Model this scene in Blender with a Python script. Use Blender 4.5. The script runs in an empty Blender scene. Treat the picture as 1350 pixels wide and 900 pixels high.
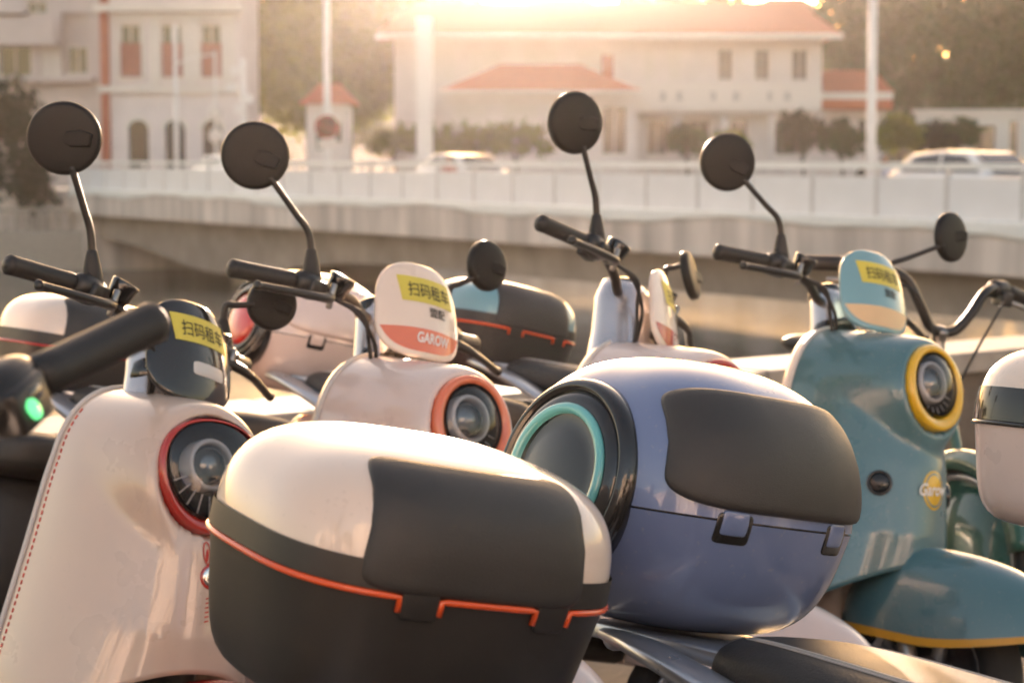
import bpy, bmesh, math, random
import numpy as np
from mathutils import Vector, Matrix, Quaternion
random.seed(7); np.random.seed(7)
R = math.radians
sc = bpy.context.scene
C = sc.collection

# ------------------------------------------------------------------ camera, light, exposure
CAM_H = 1.28
FPX = 1350*75/36.0
PITCH = math.atan(240/FPX)
cam_d = bpy.data.cameras.new('camera'); cam = bpy.data.objects.new('camera', cam_d); C.objects.link(cam)
cam_d.lens = 75; cam_d.sensor_width = 36; cam_d.clip_start = .05; cam_d.clip_end = 5000
cam.location = (0, 0, CAM_H); cam.rotation_euler = (R(90)-PITCH, 0, 0)
cam_d.dof.use_dof = True; cam_d.dof.focus_distance = 2.7; cam_d.dof.aperture_fstop = 7.6
sc.camera = cam

SUN_EL, SUN_AZ = R(5.05), R(-.7)          # low sun just above the top of the frame
wd = bpy.data.worlds.new('World'); sc.world = wd; wd.use_nodes = True
nt = wd.node_tree; bg = nt.nodes['Background']
sky = nt.nodes.new('ShaderNodeTexSky'); sky.sky_type = 'NISHITA'; sky.sun_disc = False
sky.sun_elevation = SUN_EL; sky.sun_rotation = SUN_AZ
sky.air_density = .8; sky.dust_density = 2.0; sky.ozone_density = .3
tn = nt.nodes.new('ShaderNodeMix'); tn.data_type = 'RGBA'; tn.blend_type = 'MULTIPLY'; tn.inputs[0].default_value = 1; tn.inputs[7].default_value = (1.16, .98, .90, 1)   # sky light tinted warm in place of a camera white balance
nt.links.new(sky.outputs[0], tn.inputs[6]); nt.links.new(tn.outputs[2], bg.inputs[0]); bg.inputs[1].default_value = .12
sd = bpy.data.lights.new('sun', 'SUN'); sd.energy = 3.6; sd.angle = R(.6); sd.color = (1, .74, .55)
so = bpy.data.objects.new('sun', sd); C.objects.link(so)
sdir = Vector((math.sin(SUN_AZ)*math.cos(SUN_EL), math.cos(SUN_AZ)*math.cos(SUN_EL), math.sin(SUN_EL)))
so.rotation_euler = sdir.to_track_quat('Z', 'Y').to_euler()
vs = sc.view_settings
vs.view_transform = 'Standard'; vs.look = 'None'; vs.gamma = 1; vs.exposure = 2.42
sc.cycles.use_denoising = True
sc.cycles.max_bounces = 8; sc.cycles.volume_bounces = 0; sc.cycles.transparent_max_bounces = 12
sc.cycles.caustics_reflective = False; sc.cycles.caustics_refractive = False
sc.cycles.sample_clamp_indirect = 6

def P(px, py, d):
    """world point that stands at distance d on the sight line of a place in the photograph"""
    u = (px-675)/FPX; v = (450-py)/FPX
    f = Vector((0, math.cos(PITCH), -math.sin(PITCH))); up = Vector((0, math.sin(PITCH), math.cos(PITCH)))
    r = f + up*v + Vector((1, 0, 0))*u
    return Vector((0, 0, CAM_H)) + r*(d/r.y)

# ------------------------------------------------------------------ materials
MATS = {}
def mat(name, col, rough=.5, metal=0, coat=0, var=.06, scale=8, bump=0, bscale=60, spec=.5, trans=0, emit=None, dust=0, sub=None, streak=None, rvar=.1, ior=1.5, alpha=1, objco=True):
    if name in MATS: return MATS[name]
    m = bpy.data.materials.new(name); m.use_nodes = True; MATS[name] = m
    t = m.node_tree; b = t.nodes['Principled BSDF']; N = t.nodes.new; L = t.links.new
    b.inputs['Metallic'].default_value = metal; b.inputs['Roughness'].default_value = rough
    b.inputs['Coat Weight'].default_value = coat; b.inputs['Coat Roughness'].default_value = .03
    b.inputs['Specular IOR Level'].default_value = spec; b.inputs['IOR'].default_value = ior
    b.inputs['Transmission Weight'].default_value = trans
    tc = N('ShaderNodeTexCoord'); co = tc.outputs['Object']
    no = N('ShaderNodeTexNoise'); no.inputs['Scale'].default_value = scale; no.inputs['Detail'].default_value = 5
    if streak:
        mp = N('ShaderNodeMapping'); mp.inputs['Scale'].default_value = streak; L(co, mp.inputs[0]); L(mp.outputs[0], no.inputs['Vector'])
    else: L(co, no.inputs['Vector'])
    rp = N('ShaderNodeMapRange'); rp.inputs[1].default_value = .3; rp.inputs[2].default_value = .7
    rp.inputs[3].default_value = 1-var; rp.inputs[4].default_value = 1+var; L(no.outputs[0], rp.inputs[0])
    mx = N('ShaderNodeMix'); mx.data_type = 'RGBA'; mx.blend_type = 'MULTIPLY'; mx.inputs[0].default_value = 1
    mx.inputs[6].default_value = (*col, 1); L(rp.outputs[0], mx.inputs[7]); out = mx.outputs[2]
    if dust:
        n2 = N('ShaderNodeTexNoise'); n2.inputs['Scale'].default_value = 140; n2.inputs['Detail'].default_value = 3; L(co, n2.inputs['Vector'])
        r2 = N('ShaderNodeMapRange'); r2.inputs[1].default_value = .64; r2.inputs[2].default_value = .74; r2.inputs[4].default_value = dust; L(n2.outputs[0], r2.inputs[0])
        m2 = N('ShaderNodeMix'); m2.data_type = 'RGBA'; L(r2.outputs[0], m2.inputs[0]); L(out, m2.inputs[6]); m2.inputs[7].default_value = (.42, .36, .29, 1); out = m2.outputs[2]
    L(out, b.inputs['Base Color'])
    rr = N('ShaderNodeMapRange'); rr.inputs[1].default_value = .3; rr.inputs[2].default_value = .7
    rr.inputs[3].default_value = max(0, rough*(1-rvar)); rr.inputs[4].default_value = min(1, rough*(1+rvar)); L(no.outputs[0], rr.inputs[0]); L(rr.outputs[0], b.inputs['Roughness'])
    if bump:
        n3 = N('ShaderNodeTexNoise'); n3.inputs['Scale'].default_value = bscale; n3.inputs['Detail'].default_value = 3; L(co, n3.inputs['Vector'])
        bp = N('ShaderNodeBump'); bp.inputs['Strength'].default_value = bump; bp.inputs['Distance'].default_value = .02 if bscale < 50 else .002
        L(n3.outputs[0], bp.inputs['Height']); L(bp.outputs[0], b.inputs['Normal'])
    if emit:
        b.inputs['Emission Color'].default_value = (*emit[:3], 1); b.inputs['Emission Strength'].default_value = emit[3]
    if sub:      # leaves let some light through
        tr = N('ShaderNodeBsdfTranslucent'); L(out, tr.inputs[0]); ms = N('ShaderNodeMixShader'); ms.inputs[0].default_value = sub
        L(b.outputs[0], ms.inputs[1]); L(tr.outputs[0], ms.inputs[2]); L(ms.outputs[0], t.nodes['Material Output'].inputs[0])
    return m
def clear_glass(name, tint=(1, 1, 1), k=1.0):
    if name in MATS: return MATS[name]
    m = bpy.data.materials.new(name); m.use_nodes = True; MATS[name] = m
    t = m.node_tree; t.nodes.remove(t.nodes['Principled BSDF']); N = t.nodes.new; L = t.links.new
    tr = N('ShaderNodeBsdfTransparent'); tr.inputs[0].default_value = (*tint, 1)
    gl = N('ShaderNodeBsdfGlossy'); gl.inputs['Roughness'].default_value = .02
    fr = N('ShaderNodeFresnel'); fr.inputs[0].default_value = 1.6
    ms = N('ShaderNodeMixShader'); L(fr.outputs[0], ms.inputs[0]); L(tr.outputs[0], ms.inputs[1]); L(gl.outputs[0], ms.inputs[2]); L(ms.outputs[0], t.nodes['Material Output'].inputs[0])
    return m
def paint(name, col, **k): return mat(name, col, rough=k.pop('rough', .32), coat=k.pop('coat', 1), var=.03, scale=6, rvar=.3, dust=k.pop('dust', .22), **k)

M_WHITE = paint('white_gloss', (.76, .63, .53)); M_CREAM = paint('cream_gloss', (.58, .44, .355))
M_PINK = paint('pale_pink_gloss', (.68, .55, .50)); M_BLUE = paint('slate_blue_gloss', (.132, .182, .335))
M_TEAL = paint('teal_gloss', (.064, .155, .180)); M_TEALL = paint('pale_teal_gloss', (.16, .33, .38))
M_GREEN = paint('green_paint', (.03, .10, .07)); M_DGREY = paint('dark_grey_gloss', (.05, .05, .055))
M_BLK = mat('matte_black_plastic', (.027, .024, .022), .44, var=.1, bump=.12, bscale=700, scale=9)
M_BAR = mat('black_bar_plastic', (.017, .0145, .013), .36, var=.12, bump=.1, bscale=600)
M_SHELL = mat('black_mirror_shell', (.010, .0085, .0075), .46, var=.15, spec=.32)
M_BLKG = mat('gloss_black_plastic', (.014, .012, .011), .12, coat=.5, var=.08)
M_RUB = mat('black_rubber', (.016, .014, .013), .55, var=.12, bump=.2, bscale=500)
M_SEAT = mat('grained_black_leather', (.030, .026, .023), .5, var=.15, bump=.5, bscale=420)
M_PAD = mat('textured_black_pad', (.032, .029, .027), .46, var=.08, bump=.35, bscale=800)
M_ORANGE = mat('orange_trim', (.78, .10, .018), .25, coat=.6, var=.05)
M_RED = mat('red_gloss', (.42, .028, .018), .22, coat=.8, var=.05)
M_REDL = mat('red_lens', (.55, .03, .02), .06, coat=1)
M_CORAL = mat('coral_orange_gloss', (.72, .17, .075), .25, coat=.8)
M_YEL = mat('yellow_gloss', (.72, .42, .012), .25, coat=.8)
M_STRIPE = mat('amber_stripe', (.62, .30, .02), .35)
M_TURQ = mat('turquoise_gloss', (.12, .42, .43), .2, coat=.8)
M_STICK = mat('yellow_sticker', (.62, .52, .07), .45, var=.05)
M_INK = mat('black_ink', (.012, .012, .012), .6)
M_INKR = mat('red_ink', (.5, .03, .02), .5)
M_LETW = mat('white_ink', (.8, .77, .74), .5)
M_CHROME = mat('chrome', (.75, .73, .70), .08, metal=1, var=.03)
M_SILV = mat('cast_aluminium', (.48, .50, .54), .30, metal=.8, var=.08)
M_STEMS = mat('satin_silver_cover', (.64, .60, .61), .26, metal=.8, coat=.5)
M_STEEL = mat('grey_steel', (.30, .29, .28), .35, metal=1)
M_REFL = mat('lamp_reflector', (.80, .80, .82), .14, metal=1)
M_LAMPIN = mat('lamp_inner', (.05, .05, .052), .25, metal=.3)
M_LAMPG = mat('lamp_grey_ring', (.50, .50, .52), .25, coat=.5)
M_PROJ = mat('projector_lens', (.06, .065, .07), .03, coat=1, spec=1.0)
M_GLASS = clear_glass('clear_lens'); M_TINT = clear_glass('tinted_lens', (.35, .33, .32))
M_GREY = mat('pale_grey_trim', (.55, .53, .51), .4)
M_INNER = mat('grey_inner_panel', (.10, .10, .10), .45, bump=.1, bscale=500)
M_BTN = mat('lit_green_button', (.08, .4, .15), .3, emit=(.12, .75, .25, .35))
M_TYRE = mat('tyre_rubber', (.02, .019, .018), .8, bump=.3, bscale=120)
M_MIRR = mat('mirror_glass', (.8, .8, .8), .02, metal=1)

# ------------------------------------------------------------------ mesh helpers
def link(name, me, m=None, parent=None, smooth=True, mods=()):
    o = bpy.data.objects.new(name, me); C.objects.link(o)
    if m is not None and not me.materials: me.materials.append(m)
    if parent is not None: o.parent = parent
    if smooth and me.polygons:
        me.polygons.foreach_set('use_smooth', [True]*len(me.polygons))
    for k, v in mods:
        if k == 'bevel':
            q = o.modifiers.new('bevel', 'BEVEL'); q.width = v; q.segments = 2; q.limit_method = 'ANGLE'; q.angle_limit = R(35)
        if k == 'sub':
            q = o.modifiers.new('sub', 'SUBSURF'); q.levels = v; q.render_levels = v
        if k == 'solid':
            q = o.modifiers.new('solid', 'SOLIDIFY'); q.thickness = v; q.offset = -1
    return o
def me_from(V, F, name='mesh'):
    me = bpy.data.meshes.new(name); me.from_pydata([tuple(v) for v in V], [], F); me.validate(); me.update(); return me
def build(name, VF, m, parent=None, smooth=True, mods=(), T=None):
    V, F = VF
    if T is not None: V = [T @ Vector(v) for v in V]
    return link(name, me_from(V, F, name), m, parent, smooth, mods)
def merge(*VFs):
    V, F = [], []
    for v, f in VFs:
        n = len(V); V += [Vector(p) for p in v]; F += [tuple(i+n for i in q) for q in f]
    return V, F
def xf(VF, T): return [T @ Vector(v) for v in VF[0]], VF[1]
def boxvf(cx, cy, cz, sx, sy, sz):
    V = [(cx+dx*sx/2, cy+dy*sy/2, cz+dz*sz/2) for dx in (-1, 1) for dy in (-1, 1) for dz in (-1, 1)]
    return V, [(0, 1, 3, 2), (4, 6, 7, 5), (0, 4, 5, 1), (2, 3, 7, 6), (0, 2, 6, 4), (1, 5, 7, 3)]
def grid(fn, us, vs, closed_u=False, cap0=False, cap1=False):
    V = [fn(u, v) for v in vs for u in us]; nu = len(us); nv = len(vs); F = []
    for j in range(nv-1):
        for i in range(nu if closed_u else nu-1):
            a = j*nu+i; b = j*nu+(i+1) % nu; F.append((a, b, b+nu, a+nu))
    if cap0: F.append(tuple(range(nu))[::-1])
    if cap1: F.append(tuple((nv-1)*nu+i for i in range(nu)))
    return V, F
def lin(a, b, n): return [a+(b-a)*i/max(1, n-1) for i in range(n)]
def cr(pts, n=6):
    """Catmull-Rom through points of any width"""
    p = [np.array(q, float) for q in pts]; p = [2*p[0]-p[1]]+p+[2*p[-1]-p[-2]]; out = []
    for i in range(1, len(p)-2):
        for k in range(n):
            t = k/n
            out.append(.5*((2*p[i])+(-p[i-1]+p[i+1])*t+(2*p[i-1]-5*p[i]+4*p[i+1]-p[i+2])*t*t+(-p[i-1]+3*p[i]-3*p[i+1]+p[i+2])*t**3))
    out.append(p[-2]); return out
def tube(pts, rad, seg=10, smooth=5, flat=1.0, up=(0, 0, 1), rnd=True):
    """sweep of a round (or flattened) section along points; rad is a number or one per point"""
    if not hasattr(rad, '__len__'): rad = [rad]*len(pts)
    q = [tuple(p)+(r,) for p, r in zip(pts, rad)]
    if smooth and len(q) > 2: q = cr(q, smooth)
    q = [np.array(s, float) for s in q]
    if rnd:   # rounded ends
        def ends(a, b):
            d = a[:3]-b[:3]; d = d/np.linalg.norm(d); r = a[3]
            return [np.append(a[:3]+d*r*.35*s, r*k) for s, k in ((1, .35), (.75, .75))]
        q = ends(q[0], q[1])+q+ends(q[-1], q[-2])[::-1]
    V = []; n = len(q); N = None
    for i in range(n):
        t = q[min(i+1, n-1)][:3]-q[max(i-1, 0)][:3]; t = Vector(t).normalized()
        if N is None:
            a = Vector(up)
            if abs(t.dot(a)) > .95: a = Vector((1, 0, 0))
            N = (a-t*a.dot(t)).normalized()
        else: N = (N-t*N.dot(t)).normalized()
        B = t.cross(N); c = Vector(q[i][:3]); r = q[i][3]
        for k in range(seg):
            a = 2*math.pi*k/seg; V.append(c+N*(math.cos(a)*r*flat)+B*(math.sin(a)*r))
    F = []
    for i in range(n-1):
        for k in range(seg):
            a = i*seg+k; b = i*seg+(k+1) % seg; F.append((a, a+seg, b+seg, b))
    F.append(tuple(range(seg))); F.append(tuple((n-1)*seg+k for k in range(seg))[::-1])
    return V, F
def frame(o, n, up=(0, 0, 1)):
    """matrix whose z is n, y near up, at o"""
    n = Vector(n).normalized(); u = Vector(up); x = u.cross(n).normalized(); y = n.cross(x)
    M = Matrix((x, y, n)).transposed().to_4x4(); M.translation = Vector(o); return M
def lathe(prof, seg=32, T=None, shape=None, caps=True):
    """prof: (r, z) pairs turned about z; shape(angle) scales r to (x, y)"""
    V = []; F = []
    for r, z in prof:
        for k in range(seg):
            a = 2*math.pi*k/seg; sx, sy = shape(a) if shape else (math.cos(a), math.sin(a)); V.append(Vector((sx*r, sy*r, z)))
    for i in range(len(prof)-1):
        for k in range(seg):
            a = i*seg+k; b = i*seg+(k+1) % seg; F.append((a, b, b+seg, a+seg))
    if caps and prof[0][0] > 1e-6: F.append(tuple(range(seg))[::-1])
    if caps and prof[-1][0] > 1e-6: F.append(tuple((len(prof)-1)*seg+k for k in range(seg)))
    if T is not None: V = [T @ v for v in V]
    return V, F
def spw(c, p): return math.copysign(abs(c)**p, c)
def se(a, n): return spw(math.cos(a), 2/n), spw(math.sin(a), 2/n)
def normal_of(fn, u, v, e=1e-3):
    a = Vector(fn(u+e, v))-Vector(fn(u-e, v)); b = Vector(fn(u, v+e))-Vector(fn(u, v-e)); return a.cross(b).normalized()
def patch(fn, u0, v0, hu, hv, n=4, h=.003, edge=.15, rings=9, seg=56, hump=0, flip=False, warp=None, sink=.004):
    """a proud panel lying on the surface fn(u, v) with a rounded-rectangle outline in (u, v)"""
    V = []; F = []
    rs = [1e-4]+lin(.12, 1-edge, rings-3)+[1-edge*.45, 1-edge*.12, 1.0, 1.0]
    sg = -1 if flip else 1
    for j, r in enumerate(rs):
        for k in range(seg):
            a = 2*math.pi*k/seg; x, y = se(a, n); x *= r; y *= r
            if warp: x, y = warp(x, y)
            u = u0+hu*x; v = v0+hv*y; p = Vector(fn(u, v)); nn = normal_of(fn, u, v)*sg
            if j == len(rs)-1: o = -sink
            elif j == len(rs)-2: o = h*.25
            elif r > 1-edge: q = (r-(1-edge))/edge; o = h*math.sqrt(max(0, 1-q*q*.8))
            else: o = h
            V.append(p+nn*(o+hump*(1-min(1, r)**2)))
    for j in range(len(rs)-1):
        for k in range(seg):
            a = j*seg+k; b = j*seg+(k+1) % seg
            F.append((a, a+seg, b+seg, b) if flip else (a, b, b+seg, a+seg))
    F.append(tuple(range(seg)) if flip else tuple(range(seg))[::-1])
    return V, F
def thing(name, label, cat, loc=(0, 0, 0), rot=(0, 0, 0), group=None):
    o = bpy.data.objects.new(name, None); C.objects.link(o); o.location = loc; o.rotation_euler = rot
    o.empty_display_size = .1; return tag(o, label, cat, group)
def tag(o, label, cat, group=None):
    o['label'] = label; o['category'] = cat
    if group: o['group'] = group
    return o
def struct(o): o['kind'] = 'structure'; return o
TXT = {}
def text_vf(s, shear=0.0, off=0.0):
    """flat lettering from Blender's own font, height 1, left edge at 0, as points and faces"""
    if (s, shear, off) in TXT: return TXT[(s, shear, off)]
    cu = bpy.data.curves.new('t', 'FONT'); cu.body = s; cu.size = 1; cu.shear = shear; cu.offset = off; cu.resolution_u = 3
    o = bpy.data.objects.new('t', cu); C.objects.link(o); bpy.context.view_layer.update()
    me = bpy.data.meshes.new_from_object(o.evaluated_get(bpy.context.evaluated_depsgraph_get()))
    V = [v.co.copy() for v in me.vertices]; F = [tuple(p.vertices) for p in me.polygons]
    bpy.data.objects.remove(o); bpy.data.curves.remove(cu); bpy.data.meshes.remove(me)
    x0 = min(v.x for v in V); y0 = min(v.y for v in V); x1 = max(v.x for v in V); y1 = max(v.y for v in V)
    V = [Vector(((v.x-x0)/(x1-x0), (v.y-y0)/(y1-y0), 0)) for v in V]; TXT[(s, shear, off)] = (V, F); return V, F

# ------------------------------------------------------------------ the place: banks, water, quay wall
EX, EY = Vector((.775, .632, 0)), Vector((-.632, .775, 0))     # along the quay wall / over the water
WO = Vector((-1.40, 5.95, 0)); WYAW = math.atan2(EX.y, EX.x)
M_PAVE = mat('grey_paving', (.20, .175, .15), .75, var=.25, scale=3, bump=.4, bscale=40)
M_STONE = mat('pale_granite', (.36, .31, .26), .7, var=.18, scale=9, bump=.3, bscale=90)
M_STONED = mat('brown_stone', (.16, .125, .095), .8, var=.3, scale=5, bump=.4, bscale=40)
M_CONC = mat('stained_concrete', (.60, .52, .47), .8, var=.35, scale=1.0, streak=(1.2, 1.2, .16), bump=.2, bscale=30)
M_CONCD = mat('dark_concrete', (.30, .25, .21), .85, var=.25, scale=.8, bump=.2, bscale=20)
pv = build('pavement', ([(-300, -400, 0), (300, -400, 0), (300, 0, 0), (-300, 0, 0)], [(0, 1, 2, 3)]), M_PAVE, smooth=False)
pv.location = WO; pv.rotation_euler = (0, 0, WYAW); struct(pv)
wt = build('river', grid(lambda u, v: (u, v, -3.2), lin(-700, 700, 3), lin(-30, 260, 3)),
           mat('river_water', (.055, .06, .05), .16, var=.3, scale=.3, bump=1.0, bscale=1.6, spec=.5), smooth=False)
struct(wt)
qw = thing('quay_wall', 'low brown stone wall with pale coping along the river edge behind the scooters', 'wall', WO, (0, 0, WYAW))
build('wall_body', boxvf(0, .17, -1.76, 120, .30, 4.36), M_STONED, qw, False)
cm = me_from(*boxvf(0, 0, 0, .985, .40, .085)); cm.materials.append(M_STONE)
for i in range(26):
    o = link('coping_stone', cm, None, qw, False, [('bevel', .008)]); o.location = (-9+i+.5, .17, .462+random.uniform(-.003, .003)); o.rotation_euler = (0, random.uniform(-.002, .002), random.uniform(-.004, .004))

# ------------------------------------------------------------------ bridge
M_PANEL = mat('pale_lilac_sheet', (.84, .83, .85), .35, var=.05, scale=1.2)
M_RAILW = mat('white_rail_paint', (.86, .85, .83), .4, var=.06)
M_WPOLE = mat('white_pole_paint', (.72, .69, .68), .35, var=.05)
M_ASPH = mat('asphalt', (.055, .052, .05), .8, var=.2, scale=4)
BO = Vector((9.31, 40.6, 0)); BYAW = math.atan2(-.863, .505)      # local x runs right and near, y over the deck
br = thing('bridge', 'long white-railed concrete road bridge crossing the river', 'bridge', BO, (0, 0, BYAW))
X0, X1, DW = -54.0, 26.0, 9.0
build('deck', boxvf((X0+X1)/2, DW/2, -.14, X1-X0, DW-.5, .26), M_ASPH, br, False)
for yy in (0, DW):
    build('fascia', boxvf((X0+X1)/2, yy, -.47, X1-X0, .42, .94), M_CONC, br, False, [('bevel', .04)])
def soff(x): return -1.85-.38*abs(math.sin((x+30)/26*math.pi/1.0))**1.0*0-.9*math.exp(-((x+40)/7)**2)-.9*math.exp(-((x-22)/6)**2)
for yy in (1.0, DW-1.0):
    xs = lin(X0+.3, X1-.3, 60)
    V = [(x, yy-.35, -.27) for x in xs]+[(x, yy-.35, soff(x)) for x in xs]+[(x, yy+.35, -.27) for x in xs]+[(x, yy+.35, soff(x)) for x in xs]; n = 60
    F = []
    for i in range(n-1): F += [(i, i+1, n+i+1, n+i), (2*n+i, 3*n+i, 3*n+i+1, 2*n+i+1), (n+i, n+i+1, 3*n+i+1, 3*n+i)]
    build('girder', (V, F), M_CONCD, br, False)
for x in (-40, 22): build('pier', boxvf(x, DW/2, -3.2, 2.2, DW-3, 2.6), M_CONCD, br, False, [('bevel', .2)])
build('abutment', boxvf(X0-.5, DW/2, -2.6, 4, DW, 4.6), M_CONC, br, False)
pm = me_from(*boxvf(0, 0, 0, 2.06, .03, .80)); pm.materials.append(M_PANEL)
qm = me_from(*boxvf(0, 0, 0, .08, .10, 1.12)); qm.materials.append(mat('grey_post_paint', (.62, .60, .59), .5))
rm = me_from(*boxvf(0, 0, 0, 2.098, .13, .12)); rm.materials.append(M_RAILW)
NP = int((X1-X0)/2.1)
for yy, full in ((-.02, True), (DW+.02, False)):
    for i in range(NP):
        xc = X0+2.1*(i+.5)
        if full:
            o = link('railing_panel', pm, None, br, False); o.location = (xc, yy, .52); o.rotation_euler = (random.uniform(-.012, .012), 0, random.uniform(-.006, .006))
        o = link('railing_post', qm, None, br, False); o.location = (xc-1.05, yy, .56)
        o = link('top_rail', rm, None, br, False); o.location = (xc, yy, 1.14)
# white sheeting that hangs over the fascia in shallow swags
def sheet(u, v):
    sag = .10+.07*math.sin(u*.9)+.09*math.sin(u*.37+1)+.05*abs(math.sin(u*1.5))
    return (u, -.235-.012*math.sin(u*3.1+v*2), .13-v*(.16+sag*.8))
build('sheeting', grid(sheet, lin(X0+.2, X1-.2, 260), lin(0, 1, 5)), M_RAILW, br, True, [('solid', .01)])
def on_bridge(x, y, z=0): return BO+Matrix.Rotation(BYAW, 3, 'Z') @ Vector((x, y, z))

# ------------------------------------------------------------------ far bank
FG = mat('far_ground', (.20, .17, .14), .9, var=.2, scale=.2)
o = build('far_ground', grid(lambda u, v: (u, v, -.12), lin(-700, 700, 3), lin(92, 900, 3)), FG, smooth=False); struct(o)
fq = thing('far_quay_wall', 'weathered stone quay wall on the far bank under the trees', 'wall', (0, 91.6, 0))
build('wall_body', boxvf(0, 0, -2.2, 300, .8, 4.2), M_CONC, fq, False)
sb = thing('stone_balustrade', 'short pale stone balustrade on the far bank below the dark shrub', 'balustrade', (-20.5, 86.5, 0))
build('plinth', boxvf(0, 0, -2.5, 6.6, .9, 1.8), M_STONE, sb, False, [('bevel', .05)])
build('hand_rail', boxvf(0, 0, -.76, 6.6, .32, .14), M_STONE, sb, False, [('bevel', .03)])
bm_ = me_from(*lathe([(.09, 0), (.09, .1), (.05, .18), (.10, .42), (.06, .62), (.09, .76)], 12)); bm_.materials.append(M_STONE)
bm_.polygons.foreach_set('use_smooth', [True]*len(bm_.polygons))
for i in range(15):
    o = link('baluster', bm_, None, sb); o.location = (-3.0+i*.43, 0, -1.6)

M_HILL = mat('backing_hill_green', (.04, .043, .02), .95, var=.4, scale=.25, bump=1, bscale=.4)
def hillf(u, v):
    hgt = 22+3.0*math.sin(u*.021+1)+2.0*math.sin(u*.067)+1.2*math.sin(u*.19+2); return (u, 330+v*140, -2+(hgt+2)*math.sin(min(1, v*1.3)*math.pi/2)+.9*math.sin(u*.9+v*30)*v)
struct(build('backing_hill', grid(hillf, lin(-420, 420, 240), lin(0, 1, 26)), M_HILL))  # added backing: closes gaps between the trees and blocks horizon sky glare
# --- houses: facade in the local x-z plane, y into the building
def wall_vf(w, h, holes, th=.3):
    """wall sheet w by h with real openings (x0, x1, z0, z1)"""
    xs = sorted({0, w}|{a for q in holes for a in q[:2]}); zs = sorted({0, h}|{a for q in holes for a in q[2:4]}); parts = []
    for i in range(len(xs)-1):
        for j in range(len(zs)-1):
            cx, cz = (xs[i]+xs[i+1])/2, (zs[j]+zs[j+1])/2
            if any(q[0] < cx < q[1] and q[2] < cz < q[3] for q in holes): continue
            parts.append(boxvf(cx, th/2, cz, xs[i+1]-xs[i], th, zs[j+1]-zs[j]))
    return merge(*parts)
M_WIN = mat('dark_window', (.03, .032, .035), .1, spec=.8); M_FRAME = mat('white_window_frame', (.62, .58, .55), .5)
M_SHUT = mat('red_brown_shutter', (.26, .075, .05), .6, var=.15)
def window(b, x0, x1, z0, z1, depth=.22, shutter=None, arch=False, pane=M_WIN, mull=True):
    w, h = x1-x0, z1-z0
    f = build('window', merge(boxvf(x0+.05, depth, (z0+z1)/2, .1, .10, h), boxvf(x1-.05, depth, (z0+z1)/2, .1, .10, h), boxvf((x0+x1)/2, depth, z1-.05, w-.2, .10, .1), boxvf((x0+x1)/2, depth, z0+.05, w-.2, .10, .1),
              *( [boxvf((x0+x1)/2, depth, (z0+z1)/2, .07, .08, h-.2)] if mull else [])), M_FRAME, b, False)
    build('pane', boxvf((x0+x1)/2, depth+.06, (z0+z1)/2, w, .03, h), pane, f, False)
    if shutter:
        build('shutter', boxvf((x0+x1)/2, depth-.07, z0+(h*shutter)/2, w-.06, .05, h*shutter), M_SHUT, f, False)
    if arch: pass
    return f
def house(name, label, px0, px1, d, zb, zt, colour, yaw=0, depth=9):
    a = P(px0, 210, d); w = (px1-px0)/FPX*d
    b = thing(name, label, 'building', (a.x, d, zb), (0, 0, R(yaw))); b['w'] = w; return b, w, zt-zb
def sx(px, px0, d): return (px-px0)/FPX*d
def hz(py, d): return CAM_H-(py-210)/FPX*d
M_BEIGE = mat('beige_render', (.66, .595, .59), .85, var=.07, scale=.8); M_PALE = mat('pale_plaster', (.64, .59, .575), .85, var=.06, scale=.8)
M_GREYR = mat('grey_render', (.52, .47, .46), .85, var=.08, scale=.6); M_BRICK = mat('red_brick', (.34, .10, .06), .85, var=.2, scale=6)
M_ROOF = mat('red_roof_tile', (.42, .125, .065), .8, var=.15, scale=2.5, streak=(6, .6, .6)); M_TRIM = mat('white_trim', (.66, .61, .57), .7)
M_DK = mat('shadow_interior', (.07, .06, .052), .9)

# concrete flats far left
D = 118.0
b, w, h = house('apartment_block', 'grey concrete flats with dark balcony openings beside the beige arcaded building', -60, 133, D, -.12, hz(-60, D), M_GREYR)
def X(px): return sx(px, -60, D)
def Z(py): return hz(py, D)+.12
ho = [(X(0), X(44), Z(103), Z(62)), (X(-50), X(-8), Z(103), Z(62)), (X(84), X(118), Z(100), Z(20)), (X(38), X(66), Z(22), Z(4)), (X(54), X(82), Z(103), Z(62))]
build('wall', wall_vf(w, h, ho), M_GREYR, b, False)
build('back_volume', boxvf(w/2, 4.6, h/2-.1, w-.1, 7.8, h-.2), M_GREYR, b, False)
for q in ho[:2]: window(b, *q, pane=M_WIN)
window(b, *ho[4], pane=M_FRAME); window(b, X(90), X(118), Z(100), Z(62)); window(b, *ho[3])
for py, a_, b_ in ((60, -60, 82), (107, -60, 128), (20, -60, 40)):
    build('balcony_slab', boxvf((X(a_)+X(b_))/2, -.55, Z(py), X(b_)-X(a_), 1.1, .22), M_GREYR, b, False)
build('balcony_parapet', boxvf((X(-60)+X(80))/2, -1.02, Z(44), X(80)-X(-60), .14, Z(28)-Z(60)), M_GREYR, b, False)
build('parapet', boxvf(w/2, -.08, h, w+.3, .5, .4), M_PALE, b, False)

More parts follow.
